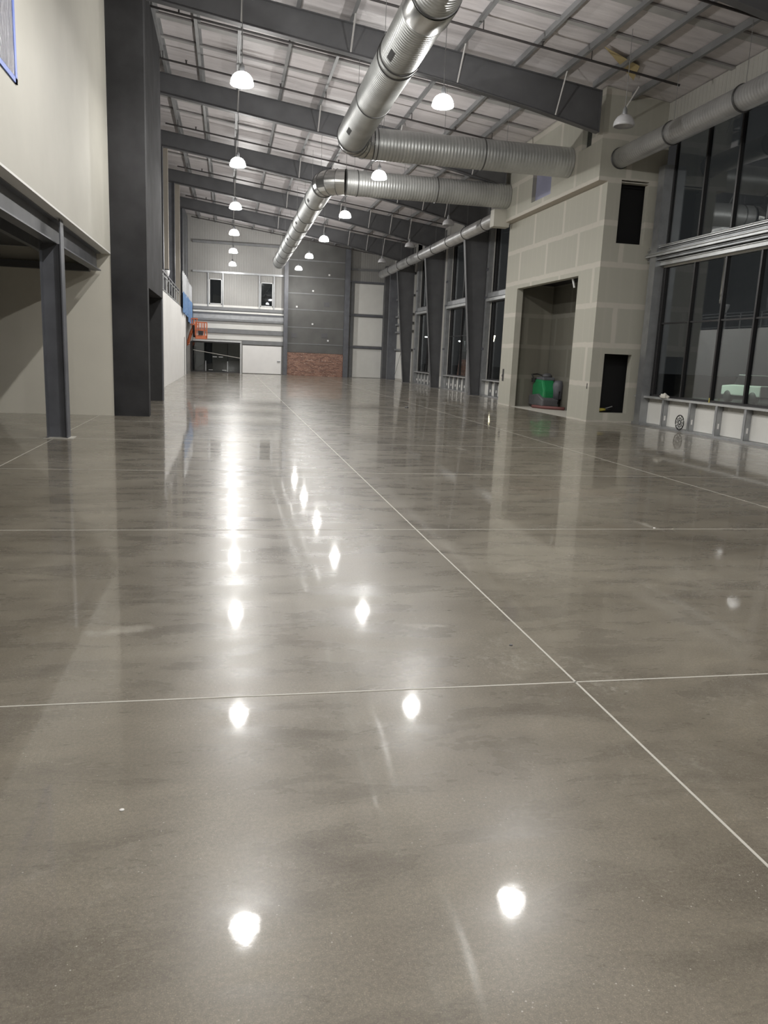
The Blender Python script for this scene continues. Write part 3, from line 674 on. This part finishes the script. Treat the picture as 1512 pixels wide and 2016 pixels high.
for nm, y0, y1, rings in (('running along the near window wall into the drywall tower', -8, 20.3, (12.6, 15.2, 17.8)), ('running from the drywall tower to the far right corner', 27.9, 53.2, (28.6, 31.3, 34.0, 36.6, 39.3, 42.0, 44.7, 47.4, 50.1))):
    t = thing('return_duct', 'smaller spiral metal duct '+nm, 'duct', (RX, (y0+y1)/2, RZ-RR))
    MB().lathe((RX, 0, RZ), [(.001, y0), (RR, y0), (RR, y1), (.001, y1)], 36, 'y').build('lengthwise_run', M['ductR'], t)
    for p in t.children[0].data.polygons: p.use_smooth = True
    for y in rings:
        MB().lathe((RX, y, RZ), [(RR+.004, -.02), (RR+.022, -.02), (RR+.022, .02), (RR+.004, .02)], 36, 'y').build('hanger_band', M['ring'], t, True)
        MB().tube([(RX, y, RZ+RR), (RX, y, ztop(RX))], .006, 5).build('hanger_wire', M['cable'], t)
    MB().lathe((RX, (y1 if y1 < 25 else y0), RZ), [(RR+.004, -.03), (RR+.02, -.03), (RR+.02, .03), (RR+.004, .03)], 36, 'y').build('wall_collar', M['ring'], t, True)

# ---------------------------------------------------------------- lamps
def make_lamp(label, group, lit):
    t = thing('high_bay_lamp', label, 'lamp', (0, 0, 0), group)
    prof = [(.215, -.015), (.232, 0), (.226, .04), (.215, .085), (.192, .135), (.155, .18), (.105, .212), (.05, .225)]
    b = MB().lathe((0, 0, 0), prof, 32); b.build('glass_bell', M['dome'] if lit else M['lampoff'], t, True, loc=(0, 0, 0))
    b = MB().lathe((0, 0, 0), [(0, .21), (.05, .21), (.052, .24), (.05, .33), (.03, .37), (.012, .40), (0, .40)], 20); b.build('ballast_housing', M['galv'], t, True, loc=(0, 0, 0))
    b = MB().tube([(0, 0, .40), (0, 0, 1.0)], .008, 6); b.build('suspension_cord', M['cable'], t, loc=(0, 0, 0))
    b = MB().tube([(0, 0, .22), (0, 0, .18)], .03, 10); b.tube([(0, 0, .18), (0, 0, .155)], [.045, .03], 10)
    b.build('bulb', M['dome'] if lit else M['whitep'], t, True, loc=(0, 0, 0))
    if lit:
        ld = bpy.data.lights.new('lamp_light', 'POINT'); ld.energy = LAMP_W; ld.shadow_soft_size = .055; ld.color = (1, .98, .945)
        lo = bpy.data.objects.new('lamp_light', ld); COL.objects.link(lo); lo.parent = t; lo.location = (0, 0, .07)
    return t
LY = [-3.8, 3.2, 10.25, 17.28, 24.5, 31.6, 38.5, 45.5, 52.3]
pos = {-3.8: 'behind the viewer', 3.2: 'overhead behind the picture edge', 10.25: 'just above the picture', 17.28: 'nearest and largest in view', 24.5: 'second in view', 31.6: 'third in view', 38.5: 'fourth in view', 45.5: 'fifth in view', 52.3: 'sixth and smallest, by the far wall'}
lit0 = make_lamp('x', 'lit bell lamps of the left row', True); off0 = make_lamp('x', 'unlit bell lamps on the window side', False)
u1 = u2 = False
LZ = 6.76
def place(src, used, x, y, z, lab, grp):
    o = copy_tree(src) if used else src
    o.location = (x, y, z); o['label'] = lab; o['group'] = grp
    # cord reaches the roof
    for c in o.children:
        if c.name.startswith('suspension_cord'): L_ = ztop(x)-z+(.01 if x < 1 else .225); k = (L_-.4)/.6; c.scale = (1, 1, k); c.location = (0, 0, .4-.4*k)
    return o
first = True
for y in LY:
    place(lit0, not first, .26, y, LZ, 'glowing glass bell lamp of the left row, '+pos[y], 'lit bell lamps of the left row'); first = False
    place(lit0, True, 4.42, y, LZ, 'glowing glass bell lamp of the middle row, '+pos[y], 'lit bell lamps of the middle row')
first = True
for y, lab in ((17.28, 'hanging in front of the drywall tower'), (31.6, 'just left of the tower, largest of the far three'), (38.5, 'second of the far three beyond the tower'), (45.5, 'smallest, nearest the far right corner')):
    place(off0, not first, 8.56, y, LZ, 'unlit clear glass bell lamp, '+lab, 'unlit bell lamps on the window side'); first = False

# ---------------------------------------------------------------- drywall tower
tw = thing('drywall_tower', 'two storey bare drywall tower with a tall doorway, taped joints unpainted', 'tower', (10.4, 23.8, 0))
TX, TY0, TY1, TXR, ZB = 9.76, 20.3, 27.5, 11.4, 6.32
def facewall_y(x0, x1, y0, y1, z0, z1, holes, mat_, name, parent):   # wall in plane X, holes (y0,y1,z0,z1)
    b = MB(); ys = sorted({y0, y1, *[h[0] for h in holes], *[h[1] for h in holes]})
    for a, c in zip(ys, ys[1:]):
        mid = (a+c)/2; z = z0
        for h in sorted([h for h in holes if h[0] <= mid <= h[1]], key=lambda h: h[2]):
            if h[2] > z: b.box(x0, x1, a, c, z, h[2])
            z = h[3]
        if z < z1: b.box(x0, x1, a, c, z, z1)
    return b.build(name, mat_, parent)
def facewall_x(x0, x1, y0, y1, z0, z1, holes, mat_, name, parent):
    b = MB(); xs = sorted({x0, x1, *[h[0] for h in holes], *[h[1] for h in holes]})
    for a, c in zip(xs, xs[1:]):
        mid = (a+c)/2; z = z0
        for h in sorted([h for h in holes if h[0] <= mid <= h[1]], key=lambda h: h[2]):
            if h[2] > z: b.box(a, c, y0, y1, z, h[2])
            z = h[3]
        if z < z1: b.box(a, c, y0, y1, z, z1)
    return b.build(name, mat_, parent)
facewall_y(TX, TX+.22, TY0, TY1, 0, ZB, [(21.62, 26.5, 0, 4.02)], M['towL'], 'side_wall', tw)
facewall_x(TX+.22, TXR, TY0, TY0+.2, 0, ZB, [(10.13, 10.94, .26, 1.87), (10.15, 10.94, 4.77, 6.3)], M['towF'], 'front_wall', tw)
facewall_y(9.50, 9.65, TY0, TY1+.5, ZB, 8.56, [(20.95, 21.55, 7.3, 8.3), (23.55, 25.1, 6.55, 7.9)], M['towL'], 'upper_side_wall', tw)
facewall_x(9.65, TXR, TY0, TY0+.2, ZB, 8.3, [(10.15, 10.94, ZB, 6.36)], M['towF'], 'upper_front_wall', tw)
MB().prism([(9.65, 8.3), (TXR, 8.3), (TXR, ztop(TXR)+.21), (9.65, ztop(9.65)+.21)], 'y', TY0, TY0+.2).build('sloped_top_wall', M['towF'], tw)
MB().box(9.50, TX, TY0, TY1+.4, ZB-.02, ZB).build('overhang_soffit', M['tan'], tw)
MB().box(9.05, 9.62, TY1-.1, TY1+.3, 6.15, 6.72).build('corner_block', M['cream'], tw)
MB().box(9.15, 9.42, TY1, TY1+.3, 7.4, 8.4).build('upper_corner_block', M['tan'], tw)
MB().box(TX, TXR, TY1, TY1+.2, 0, 8.3).build('far_wall', M['towF'], tw)
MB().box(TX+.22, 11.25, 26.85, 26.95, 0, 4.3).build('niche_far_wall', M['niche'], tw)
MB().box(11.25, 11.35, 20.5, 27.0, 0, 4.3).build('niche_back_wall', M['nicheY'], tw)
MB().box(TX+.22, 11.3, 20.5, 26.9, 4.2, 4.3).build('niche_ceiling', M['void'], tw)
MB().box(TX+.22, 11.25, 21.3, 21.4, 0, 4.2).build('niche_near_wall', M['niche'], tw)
MB().box(9.99, 11.24, 20.95, 21.05, 0, 2.4).build('closet_back', M['void'], tw)
for z0, z1 in ((.26, 1.87), (4.77, 6.3)):
    MB().box(10.0, 11.2, 20.9, 20.94, z0-.2, z1+.1).build('opening_backing', M['void'], tw)
MB().box(9.63, 9.66, 23.4, 25.2, 6.4, 8.0).build('window_pane', mat('violet_reflective_glass', (.42, .43, .58), .3, metal=.4), tw)
MB().box(9.63, 9.66, 20.9, 21.6, 7.2, 8.4).build('window_pane', M['glass'], tw)
MB().box(9.68, 9.70, 20.9, 25.3, 6.4, 8.4).build('window_backing', M['void'], tw)
for y, z0, z1, wy in ((27.35, .85, 1.28, .16), (27.46, 1.0, 1.08, .04), (20.45, .90, 1.05, .04)):
    MB().box(TX-.006, TX+.01, y-wy/2-.02, y+wy/2-.02, z0, z1).build('outlet_cutout', M['frame'], tw)
MB().tube([(9.9, 22.4, 4.15), (9.95, 22.25, 3.75)], .03, 6).build('hanging_sleeve', M['whitep'], tw)
MB().box(9.80, 11.25, 21.45, 26.8, 0, .004).build('niche_slab', M['joint'], tw)

# floor scrubber in the niche
fs = thing('floor_scrubber', 'green walk-behind floor scrubber parked inside the tower doorway', 'floor scrubber', (10.95, 26.1, 0))
b = MB(); b.prism([(25.55, .2), (26.6, .2), (26.62, .8), (26.35, 1.0), (25.75, .98), (25.52, .62)], 'x', 10.62, 11.08); b.build('green_tank', M['green'], fs, bevel=.07)
b = MB(); b.prism([(25.4, .08), (26.7, .08), (26.7, .42), (25.9, .5), (25.4, .34)], 'x', 10.54, 11.16); b.build('base_body', M['steel'], fs, bevel=.05)
MB().box(10.66, 11.1, 25.75, 26.4, .95, 1.07).build('recovery_lid', M['steel2'], fs, bevel=.04)
MB().lathe((10.9, 26.0, 1.07), [(0, .0), (.18, 0), (.16, .08), (.08, .13), (0, .14)], 18).build('dome_cap', M['steel'], fs, True)
MB().tube([(10.60, 26.4, .95), (10.58, 26.6, 1.14), (10.80, 26.62, 1.16), (10.98, 26.5, 1.1)], .025, 8).build('handle_bar', M['dk'], fs)
MB().box(10.56, 10.78, 26.35, 26.6, .88, 1.02).build('control_box', M['dk'], fs, bevel=.02)
MB().tube([(11.1, 25.6, .9), (11.14, 25.4, .6), (11.1, 25.35, .2)], .035, 8).build('drain_hose', M['dk'], fs, True)
for yy in (25.7, 26.45): MB().lathe((10.60, yy, .13), [(0, -.04), (.12, -.04), (.13, 0), (.12, .04), (0, .04)], 16, 'x').build('wheel', M['dk'], fs, True)
MB().tube([(10.42, 25.95, .06), (10.62, 25.35, .06), (10.95, 25.1, .06), (11.15, 24.9, .06)], .055, 8).build('squeegee', M['red'], fs, True)
MB().lathe((11.14, 25.55, .35), [(0, .0), (.17, 0), (.18, .5), (.12, .62), (0, .62)], 16).build('side_canister', M['steel2'], fs, True)
# tool in the closet
dl = thing('cordless_drill', 'small yellow and black power tool lying in the low front opening', 'tool', (10.33, 20.55, .26))
MB().tube([(10.2, 20.5, .33), (10.42, 20.55, .34)], [.05, .035], 10).build('motor_body', M['yellow'], dl, True)
MB().tube([(10.42, 20.55, .34), (10.62, 20.6, .33)], [.03, .02], 10).build('chuck', M['dk'], dl, True)
MB().tube([(10.25, 20.52, .32), (10.28, 20.6, .275)], .03, 8).build('grip', M['dk'], dl, True)
tag(MB().tube([(10.25, 20.7, .28), (10.72, 20.72, .42)], .015, 6).build('metal_rod', M['galvl']), 'thin metal rod leaning behind the yellow tool', 'rod')
# amber facing flap on the roof
tri = MB(); tri.prism([(8.35, 18.2), (9.78, 19.45), (9.5, 18.65)], 'z', 0, .006)
for v in tri.b.verts: v.co.z += ztop(v.co.x)+.14
tag(tri.build('insulation_flap', M['ylw']), 'amber triangular flap of torn facing under the roof near the tower', 'insulation flap')

# ---------------------------------------------------------------- window wall (near bays)
wr = MB()
for y0, y1 in ((YB, 20.3),):
    wr.box(11.30, 11.45, y0, y1, 7.35, ztop(11.3)+.2)
wr.box(11.30, 11.45, 27.5, 48.3, 7.25, ztop(11.3)+.2)
wr.box(11.30, 11.45, 47.2, 55.3, 0, ztop(11.3)+.2)
wr.box(11.30, 11.45, YB, 20.3, 0, .74); wr.box(11.30, 11.45, 27.5, 48.3, 0, .68)
for ya_, yb_ in ((27.5, 28.6), (33.8, 36.4), (40.35, 43.2), (47.05, 47.2)): wr.box(11.30, 11.45, ya_, yb_, .68, 4.1); wr.box(11.30, 11.45, ya_, yb_, 4.45, 7.25)
wr.box(11.30, 11.45, YB, 20.3, 4.15, 4.75); wr.box(11.30, 11.45, 27.5, 48.3, 4.1, 4.45)
wro = wr.build('wall_right', M['panelr']); struct(wro, 'window side wall with white panels, steel studs and girts')
for z in (1.95, 3.1, 3.6, 4.12, 5.25, 6.55): MB().box(11.15, 11.3, 48.5, 55.1, z, z+.12).build('wall_girt', M['steel3'], wro)
for a, c in (((11.2, 49.2, 4.2), (11.2, 53.2, 6.5)), ((11.2, 49.2, 6.4), (11.2, 53.2, 4.2)), ((11.2, 49.2, .3), (11.2, 53.2, 4.0)), ((11.2, 49.2, 4.0), (11.2, 53.2, .3))):
    MB().tube([a, c], .012, 5).build('cross_cable', M['steel'], wro)
MB().box(11.28, 11.3, YB, 20.2, .06, .62).build('pale_panel', M['panelw'], wro); MB().box(11.28, 11.3, 28.7, 47.0, .06, .60).build('pale_panel', M['panelw'], wro); MB().box(11.28, 11.3, 48.6, 55.1, .1, 1.9).build('pale_panel', M['panelw'], wro)
# near low wall: sill, studs, track
sl = MB(); sl.box(11.12, 11.34, YB, 20.25, .74, .79)
struct(sl.build('trim_2', M['galvl']), 'pale metal window sill of the near window wall')
struct(MB().box(11.1, 11.3, YB, 20.25, 0, .05).build('baseboard_right', M['galv']), 'metal floor track of the near window wall')
def stud(y, z0, z1, x0=11.14, x1=11.29, name='wall_stud', lab='', m='galv', hole=True):
    t = thing(name, lab, 'stud', ((x0+x1)/2, y, z0))
    b = MB(); b.box(x0, x1, y-.045, y-.04, z0, z1); b.box(x0, x0+.005, y-.045, y+.045, z0, z1); b.box(x1-.005, x1, y-.045, y+.045, z0, z1)
    b.build('c_section', M[m], t)
    if hole: MB().box(x0+.05, x0+.09, y-.048, y-.039, z0+.16, z0+.28).build('punched_hole', M['white'], t)
    return t
ys = [18.78, 17.54, 16.46, 15.40, 14.35, 13.3]
words = ['nearest the drywall tower', 'beside the cable reel', 'third from the tower', 'fourth from the tower', 'fifth from the tower, at the picture edge', 'sixth from the tower']
for y, wd_ in zip(ys, words): stud(y, .05, .74, lab='galvanised steel stud under the near window sill, '+wd_, m='galv')
tag(MB().box(11.05, 11.3, 19.75, 20.05, 0, 6.7).build('jamb_post', M['galv']), 'broad galvanised jamb post where window wall meets the tower', 'post')
gb = thing('window_header_beam', 'galvanised stacked header channels between lower and upper near windows', 'beam', (11.15, 14, 4.2))
for (x0, z0, z1, m) in ((11.16, 4.19, 4.30, 'galvl'), (11.08, 4.33, 4.40, 'galv'), (11.0, 4.42, 4.50, 'galvl'), (11.06, 4.52, 4.60, 'galv'), (11.10, 4.64, 4.70, 'galvl')):
    b = MB(); b.box(x0, 11.3, YB, 20.25, z0, z0+.012); b.box(x0, 11.3, YB, 20.25, z1-.012, z1); b.box(x0+.04, x0+.05, YB, 20.25, z0, z1); b.build('channel', M[m], gb)
MB().box(10.98, 11.0, 14.83, 14.93, 4.44, 4.52).build('white_tag', M['whitep'], gb)
def winbay(n, y0, y1, z0, z1, mull, rail, lab, x=11.34, fw=.05):
    wn = estruct('window_%d' % n, (x, (y0+y1)/2, z0), lab)
    b = MB(); b.box(x-.03, x+.05, y0, y0+fw, z0, z1); b.box(x-.03, x+.05, y1-fw, y1, z0, z1); b.box(x-.03, x+.05, y0, y1, z0, z0+fw); b.box(x-.03, x+.05, y0, y1, z1-fw, z1)
    b.build('window_frame', M['frame'], wn)
    for y in mull: MB().box(x-.05, x+.05, y-.028, y+.028, z0+fw, z1-fw).build('mullion', M['frame'], wn)
    for z in rail: MB().box(x-.025, x+.04, y0+fw, y1-fw, z-.018, z+.018).build('transom_rail', M['frame'], wn)
    MB().box(x+.005, x+.02, y0+fw, y1-fw, z0+fw, z1-fw).build('pane', M['glass'], wn)
m_ = [19.62, 18.28, 17.0, 15.74, 14.5, 13.2, 11.9]
winbay(3, 6, 19.75, .79, 4.19, m_+[10.6, 9.3, 8], [2.71], 'large dark lower window wall right of the tower')
winbay(4, 6, 19.75, 4.72, 7.35, [18.3, 17.0, 15.74, 14.5, 13.2, 10.6, 8], [], 'large dark upper window right of the tower')
winbay(5, YB, 5.9, .79, 4.19, [-9, -6, -3, 0, 3], [2.71], 'lower window wall beside the viewer')
winbay(6, YB, 5.9, 4.72, 7.35, [-9, -6, -3, 0, 3], [], 'upper window wall beside the viewer')
# far bays
n_ = 7
for (y0, y1, jl) in ((28.6, 33.8, 'the bay nearest the tower'), (36.4, 40.35, 'the middle bay beyond the tower'), (43.2, 47.05, 'the farthest bay')):
    winbay(n_, y0, y1, .72, 4.08, [y0+(y1-y0)*.45, y1-.35], [2.7] if n_ == 9 else [], 'dark lower window in '+jl); n_ += 1
    winbay(n_, y0, y1, 4.48, 7.2, [y0+(y1-y0)*.45, y1-.35], [], 'dark upper window in '+jl); n_ += 1
    for yj, sd in ((y0-.18, 'near'), (y1+.22, 'far')):
        t = thing('window_jamb_stud', 'galvanised full height jamb at the %s side of %s' % (sd, jl), 'stud', (11.2, yj, 0))
        MB().box(11.10, 11.3, yj-.16, yj+.16, 0, 7.3).build('jamb_face', M['galv'], t)
        for z in (2.0, 4.2, 5.4): MB().box(11.08, 11.1, yj-.16, yj+.16, z, z+.1).build('girt_clip', M['steel2'], t)
    t = thing('window_header_beam', 'galvanised header between the windows of '+jl, 'beam', (11.15, (y0+y1)/2, 4.1))
    MB().box(11.05, 11.3, y0, y1, 4.08, 4.2).build('channel', M['galvl'], t); MB().box(11.12, 11.3, y0, y1, 4.24, 4.44).build('channel', M['galv'], t)
    t = thing('window_sill_track', 'pale metal sill and floor track in '+jl, 'sill', (11.2, (y0+y1)/2, 0))
    MB().box(11.08, 11.34, y0, y1, .68, .72).build('sill_board', M['galvl'], t); MB().box(11.12, 11.3, y0, y1, 0, .04).build('floor_track', M['galv'], t)
    kk = 0; y = y0+.45
    ords = ['first', 'second', 'third', 'fourth', 'fifth', 'sixth', 'seventh']
    while y < y1-.1:
        stud(y, .04, .68, lab='steel stud under sill, %s, %s from near side' % (jl.replace('the ', '', 1), ords[kk]), m='steel3'); y += .78; kk += 1

# small items by the window wall
cl_ = MB(); bmesh.ops.create_icosphere(cl_.b, subdivisions=3, radius=1)
for v in cl_.b.verts:
    n = .75+.35*math.sin(v.co.x*5+1)*math.cos(v.co.y*6)+.15*math.sin(v.co.z*9)
    v.co = Vector((v.co.x*.09*n, v.co.y*.21*n, max(-.02, v.co.z*.10*n)))+Vector((11.14, 18.75, .81))
tag(cl_.build('crumpled_rag', M['cloth'], None, True), 'crumpled pale rag lying on the near window sill', 'rag')
rw = thing('cable_reel', 'round black spoked cable reel leaning against the stud wall', 'reel', (11.05, 17.75, .05))
def reel():
    c = Vector((11.06, 17.78, .235)); b = MB()
    for rr_, th in ((.18, .014), (.11, .008), (.05, .012)):
        pts = [c+Vector((0, math.cos(q)*rr_, math.sin(q)*rr_)) for q in [2*math.pi*j/24 for j in range(25)]]; b.tube(pts, th, 6, cap=False)
    b.build('rim', M['dk'], rw, True)
    b = MB()
    for j in range(10):
        q = 2*math.pi*j/10; b.tube([c+Vector((0, .05*math.cos(q), .05*math.sin(q))), c+Vector((0, .18*math.cos(q), .18*math.sin(q)))], .007, 5)
    b.build('spokes', M['dk'], rw)
reel()
tag(MB().tube([(11.2, 18.05, .05), (11.2, 18.0, .2), (11.2, 17.95, .26)], .004, 5).build('loose_wire', M['cable']), 'thin loose wire sticking up beside the cable reel', 'wire')
tag(MB().tube([(11.22, 16.9, .79), (11.22, 16.9, .90)], .012, 8).build('marker_pen', M['yellow']), 'small yellow marker standing on the near window sill', 'marker')
for x, y, s, lab in ((5.46, 23.9, .05, 'small dark lump of debris on the floor far right of centre'), (-.35, 2.52, .007, 'tiny white pebble on the floor in the left foreground'), (4.12, 6.85, .010, 'small pale chip on the floor joint at right'), (1.55, 3.9, .008, 'tiny dark crumb on the floor near the joint crossing')):
    b = MB(); bmesh.ops.create_icosphere(b.b, subdivisions=2, radius=s)
    for v in b.b.verts: v.co = Vector((v.co.x*1.3+x, v.co.y+y, max(0, v.co.z*.6+s*.3)))
    tag(b.build('debris_chip', M['steel'] if 'dark' in lab else M['white']), lab, 'debris')

# ---------------------------------------------------------------- rear closure, outside
struct(MB().prism([(XL, 0), (11.45, 0), (11.45, ztop(11.45)+.2), (XL, ztop(XL)+.2)], 'y', YB-.2, YB).build('wall_front', M['cream']), 'wall behind the viewer')
struct(MB().box(11.45, 180, -60, 240, -.35, -.3).build('ground', M['asphalt']), 'dark asphalt outside')
def post_lamp(x, y, h, lab, lantern=False):
    t = thing('street_lamp', lab, 'street lamp', (x, y, -.3))
    MB().tube([(x, y, -.3), (x, y, h)], .06, 8).build('pole', M['steel'], t)
    if lantern:
        MB().lathe((x, y, h), [(0, -.05), (.12, -.05), (.22, .45), (0, .45)], 8).build('lantern_glass', M['warmlight'], t)
        MB().lathe((x, y, h+.45), [(.27, 0), (.2, .12), (0, .25)], 8).build('lantern_cap', M['steel'], t)
    else:
        MB().box(x-.8, x+.8, y-.15, y+.15, h, h+.12).build('head_arm', M['steel'], t)
        for dx in (-.7, .7): MB().box(x+dx-.2, x+dx+.2, y-.2, y+.2, h-.14, h).build('light_head', M['coollight'], t)
post_lamp(22, 64.8, 3.2, 'lit lantern street lamp outside the window nearest the tower', True)
post_lamp(35, 116, 4.3, 'twin headed parking lot light seen through the middle bay')
post_lamp(40, 157.5, 5.8, 'distant parking lot light seen through the farthest bay')
post_lamp(46, 178, 6.9, 'most distant parking lot light in the farthest bay')
def vehicle(name, x, y, L_, W_, H_, lab, cat):
    t = thing(name, lab, cat, (x, y, -.3)); z = -.3
    b = MB()
    if name == 'pickup_truck':
        b.prism([(y-L_/2, z+.45), (y+L_/2, z+.45), (y+L_/2, z+1.0), (y+L_*.22, z+1.08), (y-L_/2, z+1.08)], 'x', x-W_/2, x+W_/2)
    else:
        b.prism([(y-L_/2, z+.42), (y+L_/2, z+.42), (y+L_/2, z+.95), (y+L_*.3, z+1.05), (y-L_/2, z+1.05)], 'x', x-W_/2, x+W_/2)
    b.build('body', M['carw'], t, bevel=.06)
    b = MB(); s = .0 if name == 'pickup_truck' else -L_*.1
    b.prism([(y-L_*.12+s*1.8, z+1.06), (y+L_*.24, z+1.06), (y+L_*.12, z+H_), (y-L_*.08+s*1.8, z+H_)], 'x', x-W_/2+.1, x+W_/2-.1); b.build('cabin', M['frame'], t, bevel=.04)
    MB().box(x-W_/2+.12, x+W_/2-.12, y-L_*.08+s*1.8, y+L_*.12, z+H_-.06, z+H_+.02).build('roof_panel', M['carw'], t)
    for dy in (-L_*.32, L_*.32):
        for sx in (-1, 1): MB().lathe((x+sx*(W_/2-.1), y+dy, z+.38), [(0, -.12), (.34, -.12), (.38, 0), (.34, .12), (0, .12)], 18, 'x').build('wheel', M['dk'], t, True)
vehicle('pickup_truck', 30, 40.9, 3.6, 1.9, 1.65, 'pale pickup truck parked outside beyond the near window', 'truck')
vehicle('parked_van', 33.5, 40.6, 4.2, 1.9, 1.9, 'pale van parked outside beside the pickup truck', 'van')
ol = bpy.data.lights.new('vehicle_fill_light', 'SPOT'); ol.energy = 4500; ol.color = (.85, 1, .8); ol.spot_size = 1.3; ol.shadow_soft_size = .3  # unseen lamp added to brighten the parked vehicles
yl = thing('vehicle_fill_pole', 'added unseen fill light on a pole for the parked vehicles outside', 'street lamp', (24.5, 46, -.3))
MB().tube([(24.5, 46, -.3), (24.5, 46, 8)], .07, 8).build('pole', M['steel'], yl)
MB().box(24.3, 24.9, 45.6, 46, 7.9, 8.05).build('light_head', M['steel2'], yl)
oo = bpy.data.objects.new('vehicle_fill_light', ol); COL.objects.link(oo); oo.parent = yl; oo.location = (.3, -.3, 8.1)
oo.rotation_euler = (Vector((30.5, 41, 0))-Vector((24.8, 45.7, 7.8))).to_track_quat('-Z', 'Y').to_euler()
